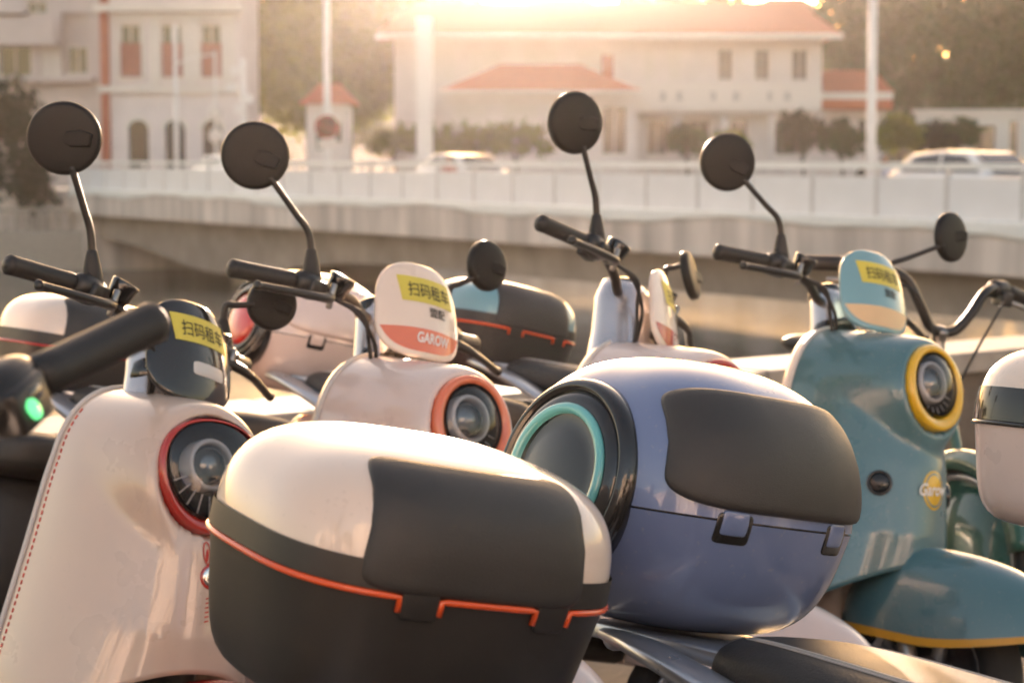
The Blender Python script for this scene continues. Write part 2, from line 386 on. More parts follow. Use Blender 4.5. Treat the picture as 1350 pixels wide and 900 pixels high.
# beige arcaded building
D = 112.0
b, w, h = house('arcaded_building', 'beige two-storey building with arched ground floor, red shutters and brick strip', 134, 318, D, -.12, hz(-30, D), M_BEIGE)
def X(px): return sx(px, 134, D)
wins = [(160, 188), (214, 242), (266, 293)]
ho = [(X(a_), X(c_), Z(103), Z(34)) for a_, c_ in wins]+[(X(c-13), X(c+13), Z(222), Z(172)) for c in (183, 231, 280)]
build('wall', wall_vf(w, h, ho), M_BEIGE, b, False)
build('back_volume', boxvf(w/2, 4.6, h/2-.1, w-.1, 7.6, h-.2), M_BEIGE, b, False)
for a_, c_ in wins:
    window(b, X(a_), X(c_), Z(103), Z(34), shutter=.64)
    build('window_sill', boxvf((X(a_)+X(c_))/2, -.09, Z(105), X(c_)-X(a_)+.4, .3, .14), M_TRIM, b, False)
    build('window_surround', merge(boxvf(X(a_)-.13, -.05, Z(68), .2, .12, Z(30)-Z(104)), boxvf(X(c_)+.13, -.05, Z(68), .2, .12, Z(30)-Z(104)), boxvf((X(a_)+X(c_))/2, -.06, Z(31)+.16, X(c_)-X(a_)+.5, .16, .3)), M_TRIM, b, False)
for c in (183, 231, 280):     # arched openings: head built of a half ring standing proud, dark door leaf behind
    r = (X(c+13)-X(c-13))/2; xc = X(c)
    V = []; n = 16
    for k in range(n+1):
        a_ = math.pi*k/n; V += [(xc+math.cos(a_)*r, .0, Z(172)+math.sin(a_)*r), (xc+math.cos(a_)*r, .30, Z(172)+math.sin(a_)*r)]
    V2 = [(xc+math.cos(math.pi*k/n)*(r+.24), -.06, Z(172)+math.sin(math.pi*k/n)*(r+.24)) for k in range(n+1)]+[(xc+math.cos(math.pi*k/n)*r, -.06, Z(172)+math.sin(math.pi*k/n)*r) for k in range(n+1)]
    build('arch_moulding', (V2, [(k, k+1, n+2+k, n+1+k) for k in range(n)]), M_TRIM, b, False, [('solid', .08)])
    hd = [(xc, -.012, Z(172))]+[(xc+math.cos(math.pi*k/n)*r, -.012, Z(172)+math.sin(math.pi*k/n)*r) for k in range(n+1)]
    build('arch_light', (hd, [(0, k, k+1) for k in range(1, n+1)]), M_WIN, b, False)
    build('door_leaf', boxvf(xc, .2, (Z(222)+Z(172))/2, 2*r, .06, Z(172)-Z(222)), M_WIN, b, False)
build('string_course', boxvf(w/2, -.12, Z(119), w+.2, .4, .34), M_TRIM, b, False)
build('cornice', boxvf(w/2, -.22, Z(14), w+.5, .7, .4), M_TRIM, b, False)
build('roof', boxvf(w/2, 3, h+.15, w+.6, 8, .4), M_ROOF, b, False)
bs = build('brick_strip', boxvf(X(141), -.12, h/2, X(147)-X(136), .26, h), M_BRICK, b, False)
for c in (206, 254, 305): build('pilaster', boxvf(X(c), -.06, (Z(14)+Z(119))/2, .5, .14, Z(14)-Z(119)-.5), M_TRIM, b, False)

# long red-roofed building with a lettered balcony front
D = 122.0
b, w, h = house('red_roofed_building', 'long pale two-storey building with red tiled roof and lettered balcony front', 520, 1080, D, -.12, hz(52, D), M_PALE)
def X(px): return sx(px, 520, D)
ho = []
up = [(545, 600), (620, 660), (690, 735), (760, 800), (846, 862), (880, 896), (944, 964), (992, 1012), (1040, 1062)]
for a_, c_ in up: ho.append((X(a_), X(c_), Z(108), Z(66)))
dn = [(850, 880), (905, 935), (960, 985), (1010, 1050)]
for a_, c_ in dn: ho.append((X(a_), X(c_), Z(205), Z(158)))
build('wall', wall_vf(w, h, ho), M_PALE, b, False)
build('back_volume', boxvf(w/2, 4.6, h/2-.1, w-.1, 7.6, h-.2), M_PALE, b, False)
for a_, c_ in up: window(b, X(a_), X(c_), Z(108), Z(66), pane=M_DK if a_ > 900 else M_FRAME)
for a_, c_ in dn: window(b, X(a_), X(c_), Z(205), Z(158))
build('balcony_front', boxvf((X(826)+X(1076))/2, -1.3, (Z(146)+Z(113))/2, X(1076)-X(826), .16, Z(113)-Z(146)), M_TRIM, b, False)
build('balcony_slab', boxvf((X(826)+X(1076))/2, -.62, Z(148), X(1076)-X(826), 1.25, .2), M_PALE, b, False)
for k, px in enumerate((848, 870, 891, 913, 935, 965, 986, 1009, 1031)):      # the lettering is too far off to read: dark character-like marks
    rr = random.Random(k); bits = []
    for j in range(3): bits.append(boxvf(X(px)+rr.uniform(-.04, .04), -1.40, Z(129)+(-.16+.16*j)*1.1, .32+rr.uniform(-.1, .1), .03, .055))
    bits.append(boxvf(X(px)+rr.uniform(-.1, .1), -1.402, Z(129), .055, .03, .42))
    if k % 3: build('sign_character', merge(*bits), MATS.get('grey_ink') or mat('grey_ink', (.16, .16, .19), .7), b, False)
for px in (828, 890, 950, 1012, 1074): build('column', boxvf(X(px), -1.2, (Z(150)-.1)/2, .32, .32, Z(150)-.1), M_PALE, b, False)
def roofvf(x0, x1, y0, y1, z0, z1, inset):
    V = [(x0, y0, z0), (x1, y0, z0), (x1, y1, z0), (x0, y1, z0), (x0+inset, (y0+y1)/2, z1), (x1-inset, (y0+y1)/2, z1)]
    return V, [(0, 1, 5, 4), (1, 2, 5), (2, 3, 4, 5), (3, 0, 4), (3, 2, 1, 0)]
build('roof', roofvf(-1.0, w+1.0, -1.6, 10, Z(50), Z(50)+2.2, 2.0), M_ROOF, b, False)
build('eave_board', boxvf(w/2, -1.55, Z(52), w+1.9, .2, .3), M_TRIM, b, False)
# smaller hip-roofed wing in front
D = 116.0
b, w, h = house('hip_roofed_house', 'low cream house with red hipped roof, chimney and awning before the long building', 586, 838, D, -.12, hz(122, D), M_PALE)
def X(px): return sx(px, 586, D)
ho = [(X(600), X(640), Z(205), Z(140)), (X(664), X(708), Z(170), Z(140)), (X(792), X(826), Z(205), Z(140)), (X(730), X(770), Z(205), Z(140))]
build('wall', wall_vf(w, h, ho), M_PALE, b, False); build('back_volume', boxvf(w/2, 2.4, h/2-.1, w-.1, 3.6, h-.2), M_PALE, b, False)
for q in ho: window(b, *q, pane=M_FRAME if q[0] < 8 else M_WIN)
rf = build('roof', roofvf(-.4, w+.4, -.7, 5.0, Z(122), Z(84), 3.4), M_ROOF, b, False)
build('chimney', boxvf(X(802), 2.0, Z(88), .6, .6, 1.3), M_BRICK, rf, False)
build('fascia_board', boxvf(w/2, -.66, Z(124), w+.8, .14, .26), M_TRIM, b, False)
# annex on the right and low white wall
D = 124.0
b, w, h = house('annex', 'small annex with two stepped red roof bands beside the long building', 1082, 1166, D, -.12, hz(146, D), M_PALE)
def X(px): return sx(px, 1082, D)
ho = [(X(1094), X(1116), Z(185), Z(156)), (X(1130), X(1152), Z(185), Z(156))]
build('wall', wall_vf(w, h, ho), M_PALE, b, False); build('back_volume', boxvf(w/2, 3, h/2-.1, w-.1, 4.6, h-.2), M_PALE, b, False)
for q in ho: window(b, *q)
build('lower_roof', boxvf(w/2, -.3, Z(139), w+.4, 1.6, .55), M_ROOF, b, False); build('roof_band', boxvf(w/2, -.1, Z(128), w+.5, 1.8, .4), M_TRIM, b, False)
build('roof', roofvf(-.2, w+.3, -1.0, 6.0, Z(123), Z(92), .6), M_ROOF, b, False)
D = 104.0
b, w, h = house('garden_wall', 'low white garden wall with rounded openings beneath the big trees', 1208, 1420, D, -.12, hz(150, D), M_PALE); b['category'] = 'wall'
def X(px): return sx(px, 1208, D)
ho = [(X(1222), X(1262), Z(192), Z(166)), (X(1282), X(1312), Z(215), Z(166)), (X(1330), X(1342), Z(215), Z(160))]
build('wall', wall_vf(w, h, ho, .4), M_TRIM, b, False); build('wall_cap', boxvf(w/2, .2, h+.08, w+.3, .7, .2), M_TRIM, b, False)
# gate kiosk and upper houses
D = 100.0
b, w, h = house('gate_kiosk', 'small pale kiosk with red hipped roof behind the round sign', 404, 462, D, -.12, hz(138, D), M_PALE)
def X(px): return sx(px, 404, D)
ho = [(X(414), X(428), Z(200), Z(155)), (X(440), X(452), Z(190), Z(160))]
build('wall', wall_vf(w, h, ho), M_PALE, b, False); build('back_volume', boxvf(w/2, 1.4, h/2-.05, w-.1, 1.8, h-.1), M_PALE, b, False)
for q in ho: window(b, *q, mull=False)
build('roof', roofvf(-.3, w+.3, -.4, 2.6, Z(138), Z(110), .9), M_ROOF, b, False)
D = 165.0
for nm, lb, p0, p1, yt in (('hillside_house', 'red-roofed house rising behind the right end of the long roof', 1000, 1082, 22), ('hillside_house', 'pale red-roofed house high behind the middle of the long roof', 690, 790, 20)):
    b, w, h = house(nm, lb, p0, p1, D, -.12, hz(yt, D), M_PALE)
    build('wall', wall_vf(w, h, []), M_PALE, b, False); build('back_volume', boxvf(w/2, 4, h/2-.1, w-.1, 7.3, h-.2), M_PALE, b, False)
    build('roof', roofvf(-.6, w+.6, -1, 9, hz(yt, D)+.12, hz(yt-28, D), 1.6), M_ROOF, b, False)

# --- trees and shrubs: limbs plus thousands of leaf faces gathered in clumps
def leafmat(n, c, t=.35): return mat(n, c, .55, var=.35, scale=.9, sub=t)
M_LEAF = [leafmat('leaf_olive', (.15, .170, .024), .45), leafmat('leaf_green', (.028, .070, .018), .24), leafmat('leaf_dark', (.020, .034, .018), .2), leafmat('leaf_yellow', (.14, .12, .035))]
M_BARK = mat('bark', (.10, .075, .055), .9, var=.3, scale=4, bump=.5, bscale=20)
def leaves(lobes, n, size, rng, dens=.5):
    """lobes: (x, y, z, rx, ry, rz); leaves sit in clumps near each lobe's skin"""
    V = []; F = []
    wts = np.array([l[3]*l[5] for l in lobes]); wts = wts/wts.sum()
    cl = []
    for _ in range(max(8, n//28)):
        l = lobes[rng.choice(len(lobes), p=wts)]; d = rng.normal(size=3); d /= np.linalg.norm(d); r = rng.uniform(.55, 1.04)
        cl.append((np.array(l[:3])+d*np.array(l[3:])*r, min(l[3:])*rng.uniform(.14, .30)))
    for i in range(n):
        c, s = cl[rng.integers(len(cl))]; p = c+rng.normal(size=3)*s
        a = rng.normal(size=3); a /= np.linalg.norm(a); b_ = np.cross(a, rng.normal(size=3)); b_ /= np.linalg.norm(b_)
        k = size*rng.uniform(.6, 1.3); k0 = len(V)
        V += [p-a*k, p+b_*k*.45, p+a*k, p-b_*k*.45]; F.append((k0, k0+1, k0+2, k0+3))
    return V, F
def tree(name, label, px, d, lobes, trunk_top, n, size, m, zb=-.12, seed=1, cat='tree', group=None, limb=5):
    """lobes in picture terms: (px, py, rx_px, ry_px) turned into metres at distance d"""
    rng = np.random.default_rng(seed); a = P(px, 210, d); t = thing(name, label, cat, (a.x, d, zb), group=group)
    L = []
    for q in lobes:
        x = (q[0]-px)/FPX*d; z = hz(q[1], d)-zb; rx = q[2]/FPX*d; rz = q[3]/FPX*d; L.append((x, rng.uniform(-.3, .3)*rx, z, rx, rx*.8, rz))
    tt = hz(trunk_top, d)-zb
    if tt > .5:
        r0 = max(.05, tt*.035); parts = [tube([(0, 0, -.1), (.05, 0, tt*.5), (-.05, .1, tt)], [r0*1.3, r0, r0*.7], 10, 4)]
        for l in L[:limb]: parts.append(tube([(0, 0, tt*.75), (l[0]*.4, l[1]*.4, tt+(l[2]-tt)*.4), (l[0]*.85, l[1]*.85, l[2])], [r0*.6, r0*.4, r0*.15], 7, 3))
        build('trunk', merge(*parts), M_BARK, t)
    build('crown', leaves(L, n, size, rng), m, t, False)
    return t
GT = 'trees on the far bank'
tree('shrub', 'dark green shrub mass with red flowers at the left end of the bridge', 15, 88, [(10, 200, 55, 60), (45, 230, 30, 50), (-20, 170, 50, 60), (20, 140, 40, 30), (50, 260, 25, 30)], 270, 5200, .17, M_LEAF[2], -1.0, 3, 'shrub')
tree('leafy_tree', 'large olive green tree between the beige arcaded building and the white column', 420, 128, [(370, 60, 55, 60), (430, 40, 60, 55), (490, 50, 50, 60), (400, 120, 60, 45), (470, 120, 55, 45), (350, 20, 35, 40), (440, -40, 70, 45), (520, 20, 30, 40)], 150, 22000, .32, M_LEAF[0], -.12, 4, group=GT)
tree('leafy_tree', 'tall dark tree right of the long red-roofed building', 1150, 134, [(1110, 40, 45, 60), (1160, 20, 50, 55), (1130, 90, 45, 45), (1190, 90, 45, 50), (1200, 20, 50, 50), (1120, -30, 50, 30)], 150, 12000, .32, M_LEAF[1], -.12, 5, group=GT)
tree('leafy_tree', 'broad green tree above the low white garden wall', 1290, 126, [(1250, 70, 55, 60), (1310, 60, 60, 65), (1360, 80, 55, 70), (1280, 10, 55, 50), (1340, 0, 60, 50), (1230, 130, 40, 30), (1300, 130, 60, 35)], 150, 15000, .30, M_LEAF[1], -.12, 6, group=GT)
tree('leafy_tree', 'hazy tree crown showing over the long roof toward the right', 900, 172, [(860, 10, 50, 28), (920, 8, 45, 26), (970, 14, 40, 24)], 120, 3500, .36, M_LEAF[3], -.12, 7, group=GT)
tree('leafy_tree', 'hazy yellow tree crown over the left end of the long roof', 600, 176, [(550, 18, 55, 26), (610, 22, 50, 24), (660, 30, 40, 20)], 120, 3500, .36, M_LEAF[3], -.12, 8, group=GT)
for k, (px, lb) in enumerate(((520, 'trimmed hedge before the hip-roofed house, next to the white column'), (600, 'trimmed hedge before the hip-roofed house, under its first window'), (680, 'trimmed hedge before the hip-roofed house, at the end by its doorway'))):
    tree('hedge', lb, px, 102, [(px-25, 185, 26, 18), (px+25, 186, 26, 18), (px, 184, 28, 18)], 205, 2200, .15, M_LEAF[0], -.12, 20+k, 'hedge', 'hedge before the house')
for k, (px, py, r, lb) in enumerate(((905, 185, 24, 'climbing shrub on the ground floor of the long building'), (965, 190, 20, 'small shrub before the long building columns'), (1058, 178, 30, 'rounded shrub at the corner of the long building'), (1110, 185, 26, 'low shrub below the annex'), (1185, 178, 28, 'light green shrub beside the tall white lamp post'), (1235, 188, 26, 'dark shrub at the end of the garden wall'), (1268, 175, 22, 'creeper hanging over the garden wall'))):
    tree('shrub', lb, px, 101, [(px-r*.5, py, r*.7, r*.8), (px+r*.5, py+3, r*.7, r*.75), (px, py-r*.4, r*.6, r*.6)], 205, 1900, .15, M_LEAF[(k*2+1) % 3], -.12, 40+k, 'shrub', 'shrubs before the houses')

# --- poles, signs, lamps
def pole(name, label, px, d, ytop, r0, r1, zb=0, cat='lamp post', y=None):
    a = P(px, 210, d); t = thing(name, label, cat, (a.x, d, zb)); top = hz(ytop, d)-zb
    build('shaft', lathe([(r0*1.8, 0), (r0*1.8, .25), (r0*1.05, .4), (r0, 1.0), (r1, top), (r1*.3, top+.05)], 20), M_WPOLE, t); return t, top
t, top = pole('lamp_post', 'tall white lamp post on the bridge beside two people', 1148, 47.5, -90, .115, .085)
ar = build('lamp_arm', tube([(0, 0, top-.1), (-.5, .1, top+.35), (-1.6, .2, top+.5)], [.06, .05, .04], 10, 4), M_WPOLE, t); build('lamp_head', boxvf(-1.9, .22, top+.5, .7, .26, .12), M_WPOLE, ar, True, [('bevel', .04)])
t, top = pole('lamp_post', 'white lamp post carrying a round red and white sign', 432, 72, -70, .13, .10)
ar = build('lamp_arm', tube([(0, 0, top-.1), (.6, .1, top+.35), (1.8, .2, top+.5)], [.06, .05, .04], 10, 4), M_WPOLE, t); build('lamp_head', boxvf(2.1, .22, top+.5, .7, .26, .12), M_WPOLE, ar, True, [('bevel', .04)])
sg = build('sign_disc', lathe([(.40, -.02), (.40, .02), (1e-5, .021)], 36, frame((.0, -.16, hz(168, 72)), (0, -1, 0))), M_TRIM, t); build('sign_ring', lathe([(.40, .022), (.40, .035), (.33, .035), (.33, .022)], 36, frame((0, -.16, hz(168, 72)), (0, -1, 0))), M_RED, sg)
build('sign_bar', boxvf(0, -.20, 0, .62, .02, .07), M_RED, sg, False, (), Matrix.Translation((0, 0, hz(168, 72))) @ Matrix.Rotation(R(25), 4, 'Y'))
build('sign_plate', boxvf(0, -.15, hz(190, 72), .62, .04, .3), M_TRIM, t, False)
a = P(560, 210, 98); t = thing('white_column', 'thick white square column with bracketed lamp at its foot before the hedge', 'column', (a.x, 98, -.12))
build('shaft', boxvf(0, 0, 4.6, .74, .74, 6.4), M_WPOLE, t, False, [('bevel', .05)]); build('base', boxvf(0, 0, .7, .34, .34, 1.5), M_WPOLE, t, False); build('ledge', boxvf(0, 0, 1.45, .95, .95, .18), M_WPOLE, t, False)
t, top = pole('flag_pole', 'thin white pole before the arches of the beige building', 233, 96, 35, .11, .09, -.12, 'pole')
t, top = pole('signal_post', 'slim grey signal post with round lamps before the beige building', 285, 92, 70, .07, .05, -.12, 'traffic light')
for k, py in enumerate((150, 180)): build('signal_disc', lathe([(.30, -.05), (.30, .05), (.2, .07), (1e-5, .07)], 24, frame((0, -.12, hz(py, 92)+.12), (0, -1, 0))), M_TRIM, t)
build('signal_arm', tube([(0, 0, top-.1), (-.9, 0, top-.25), (-1.6, 0, top-.5)], .04, 8, 3), M_WPOLE, t)
t, top = pole('signal_post', 'white camera post with stacked boxes beside the olive tree', 322, 90, 80, .16, .12, -.12, 'traffic light')
for k, (x, z) in enumerate(((-.45, 118), (-.25, 95), (.2, 132), (-.1, 145))): build('equipment_box', boxvf(x, -.15, hz(z, 90)+.12, .5, .3, .38), M_WPOLE, t, False, [('bevel', .04)])

# --- cars on the bridge
M_CARW = paint('white_car_paint', (.78, .76, .74), dust=0); M_CARS = paint('silver_car_paint', (.50, .48, .47), dust=0)
def car(label, bx, by, m, flip=False):
    p = on_bridge(bx, by); t = thing('parked_car', label, 'car', p, (0, 0, BYAW+(math.pi if flip else 0))); t.name = 'car'
    prof = [(-2.2, .35), (-2.25, .62), (-2.1, .88), (-1.2, .96), (1.0, .95), (2.0, .80), (2.2, .60), (2.18, .33), (-2.2, .30)]
    V = []; n = len(prof)
    for y, k in ((-.88, .97), (-.80, 1.0), (.80, 1.0), (.88, .97)):
        V += [(x*(1 if abs(y) < .85 else .985), y, z*(1 if abs(y) < .85 else .97)) for x, z in prof]
    F = [tuple(range(n)), tuple(range(3*n, 4*n))[::-1]]
    for j in range(3):
        for i in range(n): a = j*n+i; c = j*n+(i+1) % n; F.append((a, a+n, c+n, c))
    body = build('body', (V, F), m, t, True, [('bevel', .06)])
    cab = [(-1.9, .93), (-1.35, 1.40), (-.4, 1.47), (.45, 1.42), (1.25, .93)]
    V = []
    for y, k in ((-1, 0), (1, 0)):
        for x, z in cab: V.append((x, y*(.80-.20*(z-.93)/.54), z))
    F = [(0, 1, 2, 3, 4), (9, 8, 7, 6, 5)]+[(i, i+5, i+6, i+1) for i in range(4)]
    build('cabin', (V, F), m, t, True, [('bevel', .05)])
    for s in (-1, 1):
        for q in ([(-1.55, 1.0), (-1.2, 1.33), (-.42, 1.39), (-.36, 1.0)], [(-.28, 1.0), (-.33, 1.39), (.36, 1.35), (.95, 1.0)]):
            V = [(x, s*(.80-.20*(z-.93)/.54+.006), z) for x, z in q]; build('side_window', (V, [(0, 1, 2, 3)]), M_WIN, t, False, [('solid', .01)])
    V = [(1.20, -.62, .99), (1.20, .62, .99), (.52, .55, 1.385), (.52, -.55, 1.385)]; build('windscreen', ([(x+.02, y, z+.01) for x, y, z in V], [(0, 1, 2, 3)]), M_WIN, t, False)
    V = [(-1.87, -.62, .99), (-1.87, .62, .99), (-1.40, .55, 1.37), (-1.40, -.55, 1.37)]; build('rear_window', ([(x-.02, y, z+.01) for x, y, z in V], [(3, 2, 1, 0)]), M_WIN, t, False)
    for x in (-1.35, 1.35):
        for s in (-1, 1):
            T = Matrix.Translation((x, s*.80, .32)) @ Matrix.Rotation(R(90), 4, 'X')
            wl = build('wheel', lathe([(.18, -.1), (.30, -.1), (.32, -.06), (.32, .06), (.30, .1), (.18, .1)], 24, T), M_TYRE, t); build('rim', lathe([(.19, -.095), (.19, .095)], 16, T), M_SILV, wl)
    for s in (-1, 1):
        build('headlamp', boxvf(2.10, s*.62, .70, .16, .34, .12), M_TRIM, t, True, [('bevel', .03)]); build('tail_lamp', boxvf(-2.19, s*.66, .75, .1, .26, .16), M_RED, t, True, [('bevel', .02)])
    return t
car('white hatchback on the bridge beyond the lilac railing panels, next to the lamp post', -4.2, 3.2, M_CARW)
car('white car on the bridge in the glare below the hip-roofed house', -31, 5.2, M_CARW, True)
car('white car on the bridge before the arches of the beige building', -50.5, 5.2, M_CARW, True)

# --- people sitting on the far side of the bridge by the lamp post
def person(label, px, d, top, hair, zb=0.0, lean=0.0):
    a = P(px, 210, d); t = thing('person', label, 'person', (a.x, d, zb))
    J = [(0, 0, .86), (0, .02, 1.1), (lean*.4, 0, 1.34), (lean*.55, -.01, 1.44), (lean*.6, -.03, 1.52), (lean*.62, -.03, 1.64),
         (-.19+lean*.4, 0, 1.33), (-.25+lean*.4, .02, 1.08), (-.20, -.14, .92), (.19+lean*.4, 0, 1.33), (.25+lean*.4, .02, 1.08), (.20, -.14, .92),
         (-.10, 0, .82), (-.12, -.04, .46), (-.12, .02, .08), (-.12, -.12, .03), (.10, 0, .82), (.12, -.04, .46), (.12, .02, .08), (.12, -.12, .03)]
    E = [(0, 1), (1, 2), (2, 3), (3, 4), (4, 5), (2, 6), (6, 7), (7, 8), (2, 9), (9, 10), (10, 11), (0, 12), (12, 13), (13, 14), (14, 15), (0, 16), (16, 17), (17, 18), (18, 19)]
    rad = [.14, .13, .15, .055, .095, .085, .06, .048, .035, .06, .048, .035, .085, .06, .045, .035, .085, .06, .045, .035]
    me = bpy.data.meshes.new('body'); me.from_pydata(J, E, []); o = link('body', me, top, t, False)
    o.modifiers.new('skin', 'SKIN'); 
    for v, r in zip(me.skin_vertices[0].data, rad): v.radius = (r, r*.8)
    me.skin_vertices[0].data[0].use_root = True
    q = o.modifiers.new('sub', 'SUBSURF'); q.levels = q.render_levels = 1
    build('hair', lathe([(.088, -.02), (.105, .02), (.10, .07), (.06, .115), (1e-5, .13)], 16, Matrix.Translation((lean*.61, -.005, 1.57))), hair, t)
    build('head', lathe([(1e-5, -.12), (.05, -.10), (.078, -.04), (.085, .02), (.07, .08), (1e-5, .11)], 16, Matrix.Translation((lean*.61, -.035, 1.575))), mat('skin', (.35, .2, .14), .6), t)
M_CL1 = mat('black_cloth', (.03, .028, .028), .9); M_CL2 = mat('pale_blue_cloth', (.45, .47, .58), .9); M_CL3 = mat('pink_cloth', (.5, .22, .18), .9)
M_HAIR = mat('black_hair', (.015, .012, .011), .6)
person('person in black standing behind the railing left of the white lamp post', 1141, 49.5, M_CL1, M_HAIR, -.28, .12)
person('person in pale blue standing behind the railing right of the white lamp post', 1170, 49.0, M_CL2, M_HAIR, -.33, -.1)
person('person in pink behind the bridge railing beside the hedge', 592, 66, M_CL3, M_HAIR, -.3, 0)
# --- the street behind the camera: low sun falls full on these fronts
for k, (x0, wd_, hh_, m_, lb) in enumerate(((-34, 15, 9.5, M_PALE, 'cream street building across the road with square windows'), (-18, 13, 7.2, M_BEIGE, 'lower beige street building across the road'), (-4, 14, 10.5, M_PALE, 'tall pale street building across the road behind the parked scooters'), (11, 12, 6.8, M_GREYR, 'grey street building across the road with wide windows'), (24, 16, 9.0, M_BEIGE, 'beige corner building across the road'))):
    b = thing('street_building', lb, 'building', (x0+wd_, -21.0, 0), (0, 0, math.pi))
    n = int(wd_/3); ho = []
    for fl in range(int(hh_/3.2)):
        for j in range(n): xc = wd_*(j+.5)/n; ho.append((xc-.65, xc+.65, .5+fl*3.2, 2.5+fl*3.2))
    build('wall', wall_vf(wd_, hh_, ho), m_, b, False); build('back_volume', boxvf(wd_/2, 4.6, hh_/2-.1, wd_-.1, 7.6, hh_-.2), m_, b, False)
    for q in ho: window(b, *q)
    build('cornice', boxvf(wd_/2, -.15, hh_, wd_+.2, .7, .4), M_TRIM, b, False)
for k, (x, lb) in enumerate(((-16, 'street tree across the road by the lower beige building'), (-5, 'street tree across the road before the tall pale building'), (9, 'street tree across the road by the grey building'))):
    rng = np.random.default_rng(90+k); t = thing('street_tree', lb, 'tree', (x, -13.5, 0), group='street trees across the road')
    build('trunk', tube([(0, 0, -.05), (.05, 0, 1.6), (.1, .1, 3.2)], [.17, .13, .10], 10, 4), M_BARK, t)
    build('crown', leaves([(0, 0, 4.2, 1.7, 1.7, 1.2), (.8, .3, 3.7, 1.2, 1.2, .9), (-.9, -.2, 3.8, 1.2, 1.2, .9), (.1, 0, 5.2, 1.1, 1.1, .9)], 3500, .14, rng), M_LEAF[1], t, False)
# --- haze between here and the far bank; its glow also stands in for lens flare
hz_m = bpy.data.materials.new('haze_air'); hz_m.use_nodes = True; t_ = hz_m.node_tree; t_.nodes.remove(t_.nodes['Principled BSDF'])
pvn = t_.nodes.new('ShaderNodeVolumePrincipled'); pvn.inputs['Color'].default_value = (.94, .88, .86, 1); pvn.inputs['Density'].default_value = .00013; pvn.inputs['Anisotropy'].default_value = .85
t_.links.new(pvn.outputs[0], t_.nodes['Material Output'].inputs['Volume'])
hzb = build('haze', boxvf(0, 250, 14.0, 1800, 1500, 37.0), hz_m, None, False); hzb['kind'] = 'stuff'

# ------------------------------------------------------------------ scooters
def trunk_surface(a, b, n, h, m, zc, x0, hb, mb, taper):
    """closed case: fn(phi, z): z above the seam follows the domed lid, below it the bin"""
    def fn(phi, z):
        if z >= 0:
            q = min(1, z/h); s = max(1e-3, (1-q**m))**(1/m)
        else:
            q = min(1, -z/hb); s = (1-taper*q)*max(1e-3, (1-q**mb))**(1/mb)
        cx, cy = se(phi, n); return Vector((x0+a*s*cx, b*s*cy, zc+z))
    return fn
def ring_grid(fn, z0, z1, n=20, seg=96, ease=True, cap0=False, cap1=False):
    zs = []
    for i in range(n):
        t = i/(n-1); zs.append((z0, z1, t))
    vals = []
    for z0_, z1_, t in zs:
        if ease and z1_ > 0: k = math.sin(t*math.pi/2)
        elif ease and z0_ < 0: k = 1-math.cos(t*math.pi/2)
        else: k = t
        vals.append(z0_+(z1_-z0_)*k)
    return grid(lambda u, v: fn(u, v), [2*math.pi*i/seg for i in range(seg)], vals, True, cap0, cap1)

def trunk_bar(sc_, x0, zc, col, par, scale=1.0, pitch=0):
    """case with a two-tone lid, black front pad and a bright seam bead (kind A)"""
    shell, bead, style = col
    a, b, h, hb = .164*scale, .188*scale, .126*scale, .142*scale
    fn = trunk_surface(a, b, 3.2, h, 3.3, zc, x0, hb, 7.0, .12)
    bandm, bandh, binm = sc_ if sc_ else (M_BLK, .028, M_BLK)
    lower = build('trunk_bin', ring_grid(fn, -hb, -.001, 14, cap0=True), binm, par)
    fb = trunk_surface(a+.0025, b+.0025, 3.2, h, 3.3, zc, x0, hb, 7, .12)
    build('lid_band', ring_grid(fb, .002, bandh*scale, 5, ease=False), bandm, lower)
    build('lid_shell', ring_grid(fn, .022*scale, h*.99999, 26, cap1=True), shell, lower)
    # pad: y / z coordinates projected on the front of the lid
    def front(y, z):
        q = min(.999, max(0, z)/h); s = (1-q**3.3)**(1/3.3); k = min(.999, abs(y)/(b*s)); return Vector((x0+a*s*(1-k**3.2)**(1/3.2), y, zc+z))
    def warp(x, y):
        return x*(1-.05*y), y
    build('backrest_pad', patch(front, -.014, .058*scale, .116*scale, .057*scale, n=9, h=.006, edge=.14, rings=14, seg=96, warp=warp, sink=.006), M_PAD, lower)
    # seam bead: three runs with square dips at the two hinge tabs
    def ph(y): return math.copysign(math.asin((abs(y)/b)**1.6), y)
    ft = trunk_surface(a+.002, b+.002, 3.2, h, 3.3, zc, x0, hb, 7, .12)
    t1, t2 = .095*scale, .052*scale; dz = -.016*scale
    def run(pts): return tube([ft(p, z) for p, z in pts], .0034*scale, 8, 0, rnd=False)
    a1 = [(p, -.002) for p in lin(-math.pi, ph(-t1), 40)]+[(ph(-t1)+.002, dz)]
    a2 = [(ph(-t2)-.002, dz)]+[(p, -.002) for p in lin(ph(-t2), ph(t2), 14)]+[(ph(t2)+.002, dz)]
    a3 = [(ph(t1)-.002, dz)]+[(p, -.002) for p in lin(ph(t1), math.pi, 40)]
    for q in (a1, a2, a3): build('seam_trim', run(q), bead, lower)
    for s in (-1, 1):
        y0 = s*(t1+t2)/2
        def tabf(u, v): return ft(ph(u), v)
        build('hinge_tab', patch(tabf, y0, -.008*scale, (t1-t2)/2*.86, .015*scale, n=8, h=.0015, edge=.2, seg=24, rings=5), M_BLK, lower)
    if pitch:
        Tp = Matrix.Translation((x0, 0, zc-.1)) @ Matrix.Rotation(R(pitch), 4, 'Y') @ Matrix.Translation((-x0, 0, -zc+.1))
        for o in [lower]+list(lower.children): o.data.transform(Tp)
    return lower

